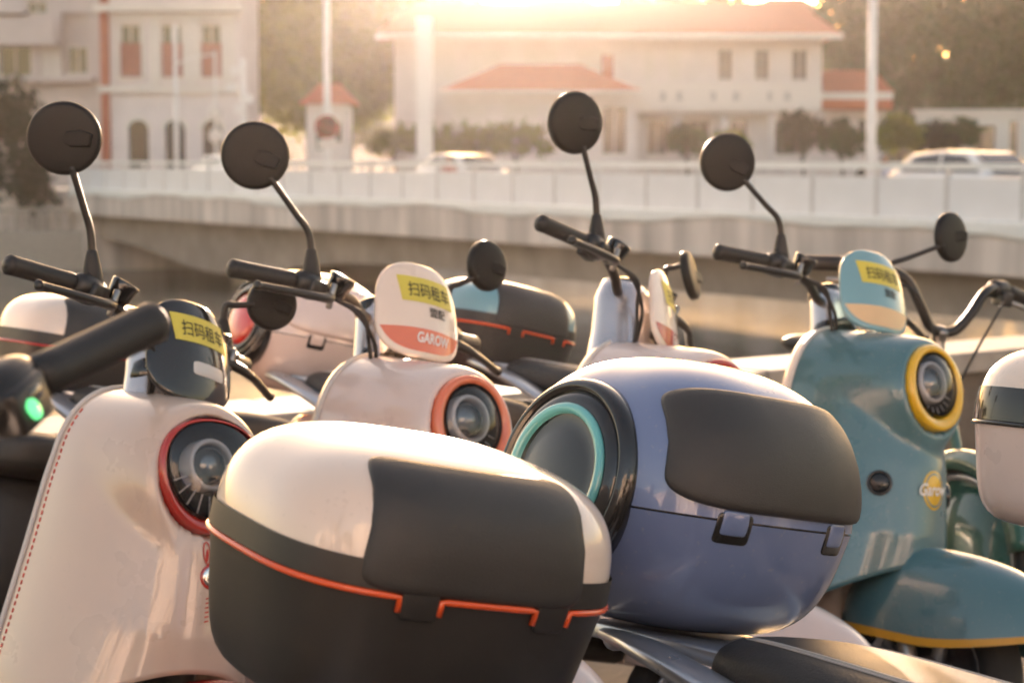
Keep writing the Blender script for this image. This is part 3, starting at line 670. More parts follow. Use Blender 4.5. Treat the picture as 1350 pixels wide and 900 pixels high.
def trunk_round(x0, zc, col, par, scale=1.0, ring=None, lamp=None, padm=None):
    """bulbous painted case with a big round window on each side (kind B)"""
    a, b, h, hb = .185*scale, .182*scale, .172*scale, .135*scale
    fn = trunk_surface(a, b, 2.75, h, 2.5, zc, x0, hb, 4.0, .16)
    lower = build('trunk_bin', ring_grid(fn, -hb, -.0012, 16, cap0=True), col, par)
    build('lid_shell', ring_grid(fn, .0012, h*.99999, 30, cap1=True), col, lower)
    fg = trunk_surface(a-.003, b-.003, 2.75, h, 2.5, zc, x0, hb, 4, .16)
    build('seam_gap', ring_grid(fg, -.004, .004, 3, ease=False), M_BLKG, lower)
    def front(y, z):
        if z >= 0: s = (1-min(.999, z/h)**2.5)**(1/2.5)
        else: s = (1-.16*(-z/hb))*(1-min(.999, -z/hb)**4)**.25
        k = min(.999, abs(y)/(b*s)); return Vector((x0+a*s*(1-k**2.75)**(1/2.75), y, zc+z))
    build('backrest_pad', patch(front, -.004*scale, .074*scale, .144*scale, .063*scale, n=5.5, h=.008, edge=.12, rings=14, seg=96, sink=.006,
          warp=lambda x, y: (x*(1-.12*y)-.04*y, y)), padm, lower)
    for s in (-1, 1):      # hinge tabs and their sockets
        y0 = s*.080*scale-.006
        def cut(u, v): return front(u, v)
        build('hinge_socket', patch(cut, y0, -.008*scale, .021*scale, .017*scale, n=7, h=.0012, edge=.1, seg=24, rings=5), M_BLKG, lower)
        build('hinge_tab', patch(cut, y0, -.002*scale, .0155*scale, .0135*scale, n=8, h=.0025, edge=.2, seg=24, rings=5), col, lower)
    for s in (-1, 1):      # round side windows
        def side(x, z, s=s):
            zz = z
            if zz >= 0: q = (1-min(.999, zz/h)**2.5)**(1/2.5)
            else: q = (1-.16*(-zz/hb))*(1-min(.999, -zz/hb)**4)**.25
            k = min(.999, abs(x)/(a*q)); return Vector((x0+x, s*b*q*(1-k**2.75)**(1/2.75), zc+z))
        c = side(-.012, .018); c.y = s*(b-.006)*1.0
        T = frame((c.x, s*(b-.026), c.z), (-.05, s, .12))
        k = scale
        build('window_rim', lathe([(.112*k, -.01), (.113*k, .012), (.110*k, .022), (.104*k, .027), (.099*k, .026), (.097*k, .020)], 72, T), M_BLKG, lower)
        build('window_disc', lathe([(.098*k, .018), (.096*k, .024), (.086*k, .029), (.079*k, .029), (.072*k, .029), (.066*k, .0265), (.05*k, .030), (.02*k, .033), (1e-5, .0335)], 72, T), M_BLKG, lower)
        rg = ring or M_BLKG
        build('accent_ring', lathe([(.081*k, .026), (.081*k, .0325), (.078*k, .035), (.072*k, .035), (.069*k, .032), (.069*k, .026)], 72, T), rg, lower)
        if lamp: build('lamp_lens', lathe([(.066*k, .026), (.064*k, .034), (.045*k, .040), (1e-5, .042)], 48, T), lamp, lower)
    return lower

TX = -1.15
def scooter(name, label, bar, yaw, lean, steer, body, rim, visor=None, trunk=None, mirrors=(), egg=False, group=None,
            stripe=None, inner=M_INNER, stitch=False, emblem=None, fender=None, rise=.035, seat=M_SEAT, bend=.06, stem=M_STEMS, stemw=1.0, cables=True, tz=.850, tpitch=0, BZ=1.03, tail=None, padm=M_PAD):
    yaw = R(yaw); lean = R(lean); st = R(steer)
    Rm = Matrix.Rotation(yaw, 4, 'Z') @ Matrix.Rotation(-lean, 4, 'X')
    up = Rm @ Vector((0, 0, BZ)); loc = Vector((bar[0]-up.x, bar[1]-up.y, 0))
    root = thing(name, label, 'scooter', loc, Rm.to_euler(), group)
    Ri = Rm.to_3x3().inverted()
    RAKE = Vector((-.40, 0, .917))
    H = Matrix.Translation((0, 0, BZ)) @ Matrix.Rotation(st, 4, RAKE)
    fender = fender or body
    # ---- front panel (apron): closed loaf, front half painted, back half the inner panel
    zt, z0, zh, R1, XH, NX, XB = (.888, .68, .762, .104, .246, .86, -.01) if egg else (.925, .72, .815, .093, .314, .84, .055)
    def bz(z): return float(np.interp(z, [.2, .38, .58, .75, 1], [.228, .210, .180, .158 if egg else .149, .155 if egg else .146]))
    def apron(phi, z, off=0):
        q = max(0, (z-z0)/(zt-z0)); q = min(1, q); s = max(0, 1-q**2.8)**(1/2.8); s2 = max(0, 1-q**4.2)**(1/4.2)
        b_ = bz(z)*s+off; c, s_ = math.cos(phi), math.sin(phi)
        D = (float(np.interp(z, [.3, .5, .65, .8, 1], [.395, .392, .362, .312, .312]))*NX*s2+off) if c > 0 else (.075*s2+off)
        x = D*spw(c, 2/2.25); y = b_*spw(s_, 2/2.25)
        if c > 0:
            r2 = (y*y+(z-zh)**2)
            r = math.sqrt(r2)/R1; w_ = min(1, max(0, (1.50-r)/.45)); w_ = w_*w_*(3-2*w_); e_ = min(1, max(0, (c-.12)/.42)); w_ *= e_*e_*(3-2*e_)
            xp = XH+.022-XB-.01-(z-zh)*.26
            if xp > x: x += (xp-x)*w_
            h_ = min(1, max(0, (.975-r)/.07)); x -= .085*h_*h_*(3-2*h_)      # the lamp opening
        return Vector((x+XB, y, z))
    def zb(phi):
        c = math.cos(phi)
        return .26+(.18*max(0, c)**1.3 if c > 0 else 0)
    def apv(phi, v): z = zb(phi); z = z+(zt-1e-5-z)*v; return apron(phi, z)
    vs_ = [1-(1-i/65)**1.5 for i in range(66)]
    fp = build('front_panel', grid(apv, lin(-math.pi/2, math.pi/2, 121), vs_), body, root, True, [('solid', .004)])
    build('inner_panel', grid(apv, lin(math.pi/2, math.pi*1.5, 31), vs_), inner, root, True, [('solid', .004)])
    ed = [apv(-math.pi/2, v) for v in vs_]+[apv(math.pi/2, v) for v in vs_[::-1]]
    ed = [e+Vector((0, math.copysign(.001, e.y), .0)) for e in ed]
    build('edge_trim', tube(ed, .0055, 8, 0), M_GREY, fp)
    if stitch:
        V = []
        for s in (-1, 1):
            for i in range(46):
                t = .03+.9*i/46
                p0 = apv(s*1.52, t); p1 = apv(s*1.52, t+.0105); V.append(tube([p0, (p0+p1)/2, p1], .0021, 6, 0))
        o = build('stitching', merge(*V), M_INKR, fp); o['kind'] = 'stuff'
    # fender arch liner
    # ---- headlight
    T = frame((XH, 0, zh), (1, 0, .26))
    KI = .86 if egg else .75
    if egg:
        def shp(a):
            c, s = math.cos(a), math.sin(a); return spw(c, .9)*(1.0+.10*s), s*(.93 if s > 0 else .98)
        R1 = .104
    else:
        shp = lambda a: (math.cos(a)*.97, math.sin(a)*1.03); R1 = .091
    rimv = lathe([(R1*.995, -.05), (R1, .016), (R1*.985, .022), (R1*.96, .0255), (R1*(.93 if egg else .88), .026), (R1*(.90 if egg else .80), .023), (R1*KI, .017), (R1*(KI-.01), -.02)], 64, None, shp, False)
    dy = .013 if egg else .008
    rv = []
    for i, v in enumerate(rimv[0]):
        k = i//64; v = v.copy()
        if k >= 5: v.y += dy*(k-4)/3; v.x *= (1 if not egg else 1.04)
        rv.append(T @ v)
    hl = build('headlight', (rv, rimv[1]), rim, root)
    T2 = T @ Matrix.Translation((0, dy, 0)); Q = R1*(KI+.005)*(1.04 if egg else 1)
    build('lamp_bowl', lathe([(Q*.97, .024), (Q*.93, .010), (Q*.75, -.010), (Q*.45, -.022), (1e-5, -.024)], 48, T2, shp, False), M_LAMPIN, hl)
    build('lamp_cover', lathe([(Q, .015), (Q*.96, .020), (Q*.8, .028), (Q*.5, .035), (Q*.2, .038), (1e-5, .0385)], 48, T2, shp, False), M_GLASS, hl)
    T3 = T2 @ Matrix.Translation((0, .006, 0))
    build('projector_ring', lathe([(.045, -.02), (.045, .010), (.043, .015), (.038, .016), (.035, .008), (.035, -.02)], 40, T3, None, False), M_LAMPG, hl)
    build('projector_lens', lathe([(.035, -.002), (.032, .009), (.023, .018), (.011, .023), (1e-5, .024)], 32, T3), M_PROJ, hl)
    fins = []
    for i in range(9):
        a = R(-158+i*17); d = Vector((math.cos(a), math.sin(a), 0)); p = d*.049+Vector((0, 0, .008)); q = d*(Q*.90)+Vector((0, 0, .010))
        fins.append(tube([p, q], .0017, 6, 0))
    o = build('lamp_fins', merge(*fins), M_LAMPG, hl, True, (), T2); o['kind'] = 'stuff'
    # ---- turn signals low on the panel sides
    for s in (-1, 1) if not egg else ():
        p = apron(s*.62, .60); nn = normal_of(lambda u, v: apron(u, v), s*.62, .60); nn = nn if nn.x > 0 else -nn
        Ts = frame(p-nn*.006, nn)
        ts = build('turn_signal', lathe([(.027, 0), (.027, .010), (.024, .013), (.021, .011), (.020, .002), (1e-5, .0)], 32, Ts), M_BLKG, root)
        build('signal_lens', lathe([(.021, .009), (.018, .014), (1e-5, .017)], 24, Ts, None, False), M_TINT, ts)
        bl = [tube([Vector((-.018+.004*k, -.015, .009)), Vector((-.006+.006*k, .015, .009))], .0013, 5, 0) for k in range(5)]
        build('signal_vanes', merge(*bl), M_REFL, ts, True, (), Ts)
    # ---- emblem on the nose
    if emblem:
        def nose(y, z):
            lo, hi = -1.5, 1.5
            for _ in range(24):
                mid = (lo+hi)/2
                if apron(mid, z).y < y: lo = mid
                else: hi = mid
            return apron((lo+hi)/2, z)
        kind, ey, ez = emblem
        if kind == 'oval':
            em = build('emblem', patch(nose, ey, ez, .034, .041, n=2, h=.0015, edge=.1, seg=36, rings=5), M_YEL, root)
            build('emblem_inset', patch(nose, ey, ez, .031, .038, n=2, h=.0017, edge=.1, seg=36, rings=5), M_TEAL, em)
            build('emblem_disc', patch(nose, ey, ez, .027, .033, n=2, h=.0020, edge=.1, seg=36, rings=5), M_YEL, em)
            V, F = text_vf('Garow', .3, .02)
            V = [nose(ey-.046+.088*v.x, ez-.012+.026*v.y+.010*v.x-.004)+Vector((.0042, 0, 0)) for v in V]
            build('emblem_lettering', (V, F), M_LETW, em, False)
        else:
            em = build('emblem', patch(nose, ey, ez, .021, .021, n=2, h=.003, edge=.2, seg=36, rings=5), M_RED, root)
            build('emblem_disc', patch(nose, ey, ez, .0175, .0175, n=2, h=.005, edge=.3, seg=36, rings=5), M_CHROME, em)
            for s in (-1, 1):
                tp = [(ey+s*.009+.012*math.sin(a)*s*.55+s*.003*(1-math.cos(a)), ez+.038-.018*math.cos(a)) for a in lin(0, 2*math.pi, 19)]
                build('emblem_ear', tube([nose(*q)+Vector((.0015, 0, 0)) for q in tp], .0011, 5, 0, rnd=False), M_INKR, em)
                build('emblem_ear_fill', patch(nose, ey+s*.011, ez+.034, .0027, .011, n=2, h=.0012, edge=.2, seg=20, rings=4), M_INKR, em)
            for k in range(6):
                build('emblem_stroke', tube([nose(ey+.0, ez-.034-.0075*k)+Vector((.0008, 0, 0)), nose(ey-.007, ez-.036-.0075*k)+Vector((.0008, 0, 0))], .0012, 5, 0), M_INKR, em)
    # ---- steering column cover, fork, front wheel, fender
    sw = stemw
    def stemf(phi, v):
        x = float(np.interp(v, [0, .5, 1], [.055, .02, -.01])); z = .84+v*(BZ+.012-.84)
        w = float(np.interp(v, [0, .4, .8, 1], [.062, .050, .044, .032]))*sw; c, s = se(phi, 2.6); return Vector((x+c*w*1.05, s*w, z))
    sp = build('steering_column', grid(stemf, [2*math.pi*i/32 for i in range(32)], lin(0, 1, 14), True, True, True), stem, root, True, (), Matrix.Translation((0, 0, BZ)) @ Matrix.Rotation(st, 4, RAKE) @ Matrix.Translation((0, 0, -BZ)))
    build('column_collar', tube([(.03, 0, .905), (.018, 0, .93)], [.056*sw, .052*sw], 28, 0), M_BLKG, sp)
    ax = Vector((.43, 0, .215))
    Hs = Matrix.Translation((.05, 0, .8)) @ Matrix.Rotation(st*.75, 4, Vector((-.42, 0, 1)).normalized()) @ Matrix.Translation((-.05, 0, -.8))
    fw = build('front_wheel', lathe([(.145, -.04), (.17, -.048), (.195, -.040), (.21, -.02), (.214, 0), (.21, .02), (.195, .040), (.17, .048), (.145, .04), (.145, -.04)], 56, Hs @ Matrix.Translation(ax) @ Matrix.Rotation(R(90), 4, 'X')), M_TYRE, root)
    spk = [lathe([(.05, -.03), (.05, .03)], 20), lathe([(.148, -.03), (.148, .03), (.135, .03), (.135, -.03), (.148, -.03)], 40)]
    for i in range(5):
        a = 2*math.pi*i/5; spk.append(tube([(.04*math.cos(a), .04*math.sin(a), 0), (.14*math.cos(a+.2), .14*math.sin(a+.2), 0)], [.018, .012], 8, 0))
    build('wheel_rim', merge(*spk), M_SILV, fw, True, (), Hs @ Matrix.Translation(ax) @ Matrix.Rotation(R(90), 4, 'X'))
    for s in (-1, 1):
        build('fork_leg', tube([(.43, s*.068, .215), (.40, s*.066, .30), (.37, s*.06, .38)], [.018, .021, .021], 14, 3), M_STEEL, root, True, (), Hs)
    ax2 = Vector((.455, 0, .27))
    def fend(a, v):
        # closed bell over the wheel: a round the plan, v from the skirt edge up to the crown
        k = max(0, 1-v**2.3)**(1/2.3); c, s_ = se(a, 2.3); x = c*(.285 if c > 0 else .25)*k; z0_ = .265+.07*max(0, c)**1.5*(1-v)
        return Vector((ax2.x+x-.03*v, s_*.108*k, z0_+.018+((.425 if egg else .472)-.265)*v))
    us_ = [2*math.pi*i/64 for i in range(64)]
    fe = build('front_fender', grid(fend, us_, [1-(1-i/19)**1.8 for i in range(19)]+[.9999], True, False, True), fender, root, True, [('solid', .004)], Hs)
    if stripe:
        def fs(a, v): p = fend(a, v); d = Vector((p.x-ax2.x, p.y*3, 0)).normalized(); return p+d*.0025
        build('fender_stripe', grid(fs, us_, lin(.0, .085, 4), True), stripe, fe, True, (), Hs)
    # ---- floor, rear body, seat, rear wheel
    build('footboard', boxvf(-.20, 0, .285, .46, .30, .05), M_BLK, root, True, [('bevel', .02)])
    def rear(phi, v):
        x = -.36-v*.72; cz = float(np.interp(v, [0, .3, .7, 1], [.47, .50, .56, .62])); hz = float(np.interp(v, [0, .12, .5, .85, 1], [.20, .215, .16, .085, .03]))
        w = float(np.interp(v, [0, .15, .5, .85, 1], [.13, .155, .165, .12, .05])); c, s = se(phi, 3); return Vector((x, c*w, cz+s*hz))
    build('rear_body', grid(rear, [2*math.pi*i/40 for i in range(40)], lin(0, 1, 20), True, True, True), tail or body, root)
    def seatf(phi, v):
        x = -.30-v*.68; k = max(1e-3, 1-abs(2*v-1)**7)**(1/4); w = float(np.interp(v, [0, .3, .6, 1], [.10, .125, .15, .14]))*k
        h = .052*k; c, s = se(phi, 3.0); cz = float(np.interp(v, [0, .25, .5, 1], [.735, .715, .72, .735])); return Vector((x, c*w, cz+s*h*(1 if s > 0 else .8)))
    st_ = build('seat', grid(seatf, [2*math.pi*i/48 for i in range(48)], [.5-.5*math.cos(math.pi*i/30) for i in range(31)], True, True, True), seat, root)
    def seam(v, e): return Vector(seatf(math.pi/2+e, v))+Vector((0, 0, .0008))
    for e in (-.62, -.55, .55, .62):
        build('seat_stitch', tube([seam(v, e) for v in lin(.08, .93, 24)], .0011, 5, 0), M_GREY, st_)
    T = Matrix.Translation((-.95, 0, .21)) @ Matrix.Rotation(R(90), 4, 'X')
    rw = build('rear_wheel', lathe([(.145, -.045), (.17, -.055), (.195, -.046), (.208, -.02), (.211, 0), (.208, .02), (.195, .046), (.17, .055), (.145, .045), (.145, -.045)], 56, T), M_TYRE, root)
    build('wheel_rim', merge(*spk), M_SILV, rw, True, (), T)
    build('swing_arm', tube([(-.55, .09, .30), (-.75, .095, .25), (-.95, .09, .21)], [.03, .026, .024], 12, 3), M_BLK, root)
    def rf(t, a):
        return Vector((-.95+math.cos(a)*.245, .075*math.sin(t*math.pi/2), .21+math.sin(a)*(.245-.05*abs(t)**3)))
    build('rear_fender', grid(rf, lin(-1, 1, 13), lin(R(60), R(185), 20)), M_BLK, root, True, [('solid', .004)])
    build('side_stand', tube([(-.42, .10, .27), (-.44, .18, .16), (-.45, .29, .29*math.tan(lean)+.012)], .011, 10, 3), M_STEEL, root)
    tl = build('tail_lamp', lathe([(.05, 0), (.048, .015), (.03, .024), (1e-5, .027)], 32, frame((-1.075, 0, .62), (-1, 0, .15), (0, 0, 1))), M_REDL, root)
    rk = [tube([(-.62, s*.15, .64), (-.82, s*.165, .705), (-1.0, s*.15, .742), (-1.12, s*.10, .745)], [.034, .036, .032, .022], 16, 6, flat=.40) for s in (-1, 1)]
    rk.append(boxvf(-1.06, 0, .748, .24, .22, .018)); rk.append(tube([(-1.12, -.10, .742), (-1.17, 0, .738), (-1.12, .10, .742)], .014, 12, 6))
    build('rear_rack', merge(*rk), M_SILV, root, True, [('bevel', .004)])
    if trunk:
        if trunk[0] == 'A': trunk_bar(trunk[4:], TX, tz, trunk[1:4], root, 1.0, tpitch)
        else: trunk_round(TX, tz, trunk[1], root, 1, trunk[2], trunk[3], padm)
    # ---- handlebar
    zr = rise
    bp = [(-bend*1.0, -.36, zr-.012), (-bend*.3, -.235, zr), (.0, -.165, zr-.002), (.004, -.10, zr*.2), (.004, -.05, -.022), (.004, .05, -.022), (.004, .10, zr*.2), (0, .165, zr-.002), (-bend*.3, .235, zr), (-bend*1.0, .36, zr+.012)]
    hb_ = build('handlebar', tube(bp, .0105, 12, 6), M_BAR, root, True, (), H)
    for s in (-1, 1):
        gdir = (Vector((-bend, s*.36, zr+(.012 if s > 0 else -.012)))-Vector((-bend*.3, s*.235, zr))).normalized(); g0 = Vector((-bend*.3, s*.235, zr))
        prof = [.0150, .0172, .0166, .0166, .0168, .0172, .0176]
        gp = [g0+gdir*.128*t for t in (0, .04, .15, .5, .85, .93, 1)]
        build('grip', tube(gp, prof, 20, 0), M_RUB, hb_, True, (), H)
        pc = Vector((-.006, s*.205, zr))
        pod = merge(tube([pc+Vector((0, s*.030, 0)), pc+Vector((0, s*.012, .001)), pc-Vector((0, s*.012, 0)), pc-Vector((0, s*.028, .001))], [.020, .0245, .0245, .019], 16, 2),
                    boxvf(pc.x+.016, pc.y, pc.z-.004, .030, .042, .030), boxvf(pc.x-.014, pc.y-s*.004, pc.z-.006, .026, .05, .036))
        po = build('switch_pod', pod, M_BAR, hb_, True, [('bevel', .005)], H)
        lv = [Vector((.012, s*.172, zr-.012)), Vector((.040, s*.194, zr-.018)), Vector((.052, s*.232, zr-.024)), Vector((.036, s*.295, zr-.030)), Vector((.022, s*.346, zr-.036)), Vector((.020, s*.360, zr-.037))]
        build('brake_lever', tube(lv, [.011, .012, .0098, .0088, .0092, .0108], 12, 5, flat=.85), M_BAR, hb_, True, (), H)
        Tc = H @ frame((.014, s*.148, zr+.012), (.25, -.1*s, 1))
        build('reservoir', lathe([(.014, -.026), (.021, -.008), (.025, .014), (.026, .020), (.0245, .0225), (.020, .023), (1e-5, .0225)], 24, Tc), M_BLKG, hb_)
        build('lever_pivot', tube([(.036, s*.184, zr-.034), (.036, s*.184, zr+.010)], .006, 10, 0), M_STEEL, hb_, True, (), H)
    for s in (-1, 1): build('control_button', boxvf(-.030, s*.203, zr, .008, .022, .012), M_BLKG, hb_, True, [('bevel', .002)], H)
    if cables:
        for s in (-1, 1):
            for j in range(2):
                e = .008*j
                build('cable', tube([(.03, s*(.165-e), zr-.014), (.060+e, s*(.130-e), zr-.030), (.078-e, s*(.085+e), zr-.075), (.075, s*(.062+e), zr-.135), (.06, s*.05, zr-.20)], .0042, 8, 5), M_RUB, hb_, True, (), H)
    # dash between the bars
    build('dash', lathe([(.036, -.02), (.040, .0), (.038, .016), (.030, .022), (1e-5, .023)], 32, H @ frame((-.018, 0, -.004), (-.5, 0, 1))), M_BLKG, hb_)
    # ---- mirrors
    for mspec in mirrors:
        s, off, nrm = mspec[:3]; rad = mspec[3] if len(mspec) > 3 else .063
        base = H @ Vector((-.006, s*.205, zr+.018)); off = Ri @ Vector(off); nrm = (Ri @ Vector(nrm)).normalized(); upl = Ri @ Vector((0, 0, 1))
        c = base+off
        T = frame(c, nrm, upl)
        mi = build('mirror', lathe([(rad*.93, -.012), (rad*.985, -.010), (rad, -.004), (rad*.975, .003), (rad*.93, .0062), (rad*.86, .0075), (rad*.6, .0088), (rad*.3, .0094), (1e-5, .0096)], 56, T), M_SHELL, root)
        build('mirror_glass', lathe([(1e-5, -.0112), (rad*.93, -.0108), (rad*.93, -.0118), (1e-5, -.0125)], 48, T), M_MIRR, mi)
        b1 = base+upl*.045; jt = base+upl*.070+off*.06
        rimd = (jt-c); rimd = (rimd-nrm*rimd.dot(nrm)).normalized(); att = c+rimd*rad*.80+nrm*.004
        build('mirror_stem', tube([base, b1, jt, jt+(att-jt)*.35, jt+(att-jt)*.75, att], [.0075, .0072, .0068, .0062, .006, .0064], 10, 6), M_BAR, mi)
        build('stem_boot', tube([base-upl*.014, base, base+upl*.018, base+upl*.034, base+upl*.048], [.020, .0185, .0155, .0125, .0095], 14, 3), M_RUB, mi)
        # raised wedge on the shell, tilted so its face reflects differently
        tx = (T.to_3x3().inverted() @ rimd); an = math.atan2(tx.y, tx.x)
        pts = [(-.010, -.006), (.010, -.016), (.044, -.017), (.050, .004), (.030, .012), (.004, .012)]; an = -.12+.25*math.sin(c.x*40)
        V = []; F = []
        for z, k in ((.002, 1.0), (.0098, .96), (.0112, .84)):
            for x, y in pts:
                x, y = (.02+(x-.02)*k)*rad/.063, y*k*rad/.063; zz = z if z < .005 else z-.002+.009*max(0, x)/.05; V.append(T @ Vector((x*math.cos(an)-y*math.sin(an), x*math.sin(an)+y*math.cos(an), zz)))
        for j in range(2):
            for k in range(6): a = j*6+k; b = j*6+(k+1) % 6; F.append((a, b, b+6, a+6))
        F.append(tuple(range(12, 18)))
        build('shell_wedge', (V, F), M_SHELL, mi, False, [('bevel', .004)])
    # ---- visor plate with its stickers
    if visor:
        vc, band, bandtxt, style, tilt, yawv, pos = visor
        Tv = Matrix.Translation((0, 0, BZ)) @ Matrix.Rotation(R(yawv), 4, RAKE) @ Matrix.Translation(pos) @ Matrix.Rotation(R(tilt), 4, 'Y').inverted()
        def vf(s_, t_): return Tv @ Vector((-2.6*s_*s_-1.0*t_*t_, s_, t_))
        hw, hh = .100, .095
        pl = build('visor', patch(vf, 0, 0, hw, hh, n=3.0, h=.004, edge=.06, rings=12, seg=72, sink=.004, warp=lambda x, y: (x*(1-.07*y), y)), vc, root)
        def vo(h): return lambda s_, t_: vf(s_, t_)+(Tv.to_3x3() @ Vector((h, 0, 0)))
        def quadgrid(s0, s1, t0, t1, h, sl=0, n=14):
            return grid(lambda u, v: vo(h)(u+sl*(v-t0), v), lin(s0, s1, n), lin(t0, t1, 6))
        sk = build('sticker', quadgrid(-.052, .078, .012, .064, .0052, -.12), M_STICK, pl)
        V, F = text_vf('扫码租车', 0, .008); sf = vo(.0060)
        build('sticker_lettering', ([sf(-.038+.106*v.x, .022+.030*v.y) for v in V], F), M_INK, pl, False)
        if style != 'slot':
            V, F = text_vf('盟配', 0, .012)
            build('small_lettering', ([sf(.008+.042*v.x, -.014+.019*v.y) for v in V], F), M_INK, pl, False)
            def bw(s_, t_): return vo(.0050)(s_, t_)
            V = []; n = 22
            ss = lin(-.0965, .0965, n)
            bo = lambda s_: -.034 if True else 0
            V = [bw(s_, -.040-.02*(s_/.08)**2*0-.0) for s_ in ss]+[bw(s_, min(-.0405, -.095*max(0, 1-abs(s_/.101)**3)**(1/3)+.010)) for s_ in ss]
            F = [(i, i+n, i+n+1, i+1) for i in range(n-1)]
            build('visor_band', (V, F), band, pl)
            if bandtxt:
                V, F = text_vf(bandtxt, .15, .03)
                build('band_lettering', ([vo(.0058)(-.024+.084*v.x, -.068+.021*v.y) for v in V], F), M_LETW, pl, False)
        else:
            build('slot_patch', patch(vf, .024, -.034, .042, .013, n=6, h=.0052, edge=.15, seg=36, rings=5), M_GREY, pl)  # pale grey patch in place of a see-through slot showing the bright background
        bk = [tube([Tv @ Vector((-.004, s*.025, -.03)), Tv @ Vector((-.05, s*.02, -.045))], .007, 10, 0) for s in (-1, 1)]
        build('visor_bracket', merge(*bk), M_STEEL, pl)
    return root

YAW = -50.8
def bar_at(px, py, d): p = P(px, py, d); return (p.x, p.y)
G1 = 'scooters parked in the row by the river wall'; G2 = 'scooters parked in the front row'
M_BAND = mat('cream_band', (.72, .50, .28), .4)
s1 = scooter('scooter', 'cream scooter with red egg-shaped headlight rim and black visor with yellow sticker', bar_at(206, 407, 3.80), YAW, 12, 24, M_CREAM, M_RED, egg=True,
    visor=(M_BLKG, None, None, 'slot', 24, 12, (.105, .010, -.012)), trunk=('A', M_WHITE, M_ORANGE, 0), group=G1, stitch=True, emblem=('ears', .0, .60), fender=M_RED,
    rise=.025, BZ=.985, tail=M_BLK, mirrors=[(-1, (-.040, -.02, .240), (.10, -1, -.03)), (1, (.088, .04, .075), (.55, -1, .1), .05)])
s2 = scooter('scooter', 'pale pink scooter with coral orange headlight rim and white visor', bar_at(504, 388, 4.10), YAW, 12, 13, M_PINK, M_CORAL,
    visor=(M_WHITE, M_CORAL, 'GAROW', 'band', 22, 2, (.115, .010, .012)), trunk=('A', M_WHITE, M_RED, 0), group=G1, emblem=('oval', 0, .585), inner=M_PINK,
    rise=.0, BZ=1.01, mirrors=[(-1, (-.100, -.02, .222), (.06, -1, 0)), (1, (.080, .03, .121), (.78, -.72, .15), .052)])
s3 = scooter('scooter', 'pale pink scooter with red headlight rim, tall silver column and turned white visor', bar_at(829, 350, 4.45), YAW, 13, 26, M_PINK, M_RED,
    visor=(M_WHITE, M_RED, 'GAROW', 'band', 22, 34, (.105, .010, -.03)), trunk=('B', M_PINK, M_BLKG, M_REDL), group=G1, emblem=('oval', 0, .585), inner=M_PINK, stemw=1.4, padm=M_PINK,
    rise=.025, mirrors=[(-1, (-.042, -.02, .232), (.62, -1, .0)), (1, (.06, .02, .06), (1, -.25, .25), .055)])
s4 = scooter('scooter', 'teal scooter with yellow headlight rim and amber-striped front fender', bar_at(1098, 355, 4.77), YAW, 13, 7, M_TEAL, M_YEL,
    visor=(M_TEALL, M_BAND, None, 'band', 22, -4, (.135, .010, .020)), trunk=('A', M_TEALL, M_ORANGE, 0), group=G1, emblem=('oval', .006, .605), stripe=M_STRIPE, inner=M_PINK,
    rise=.022, BZ=1.00, mirrors=[(-1, (-.118, -.02, .205), (.30, -1, 0)), (1, (.165, .05, .142), (.72, -.72, .1), .059)])
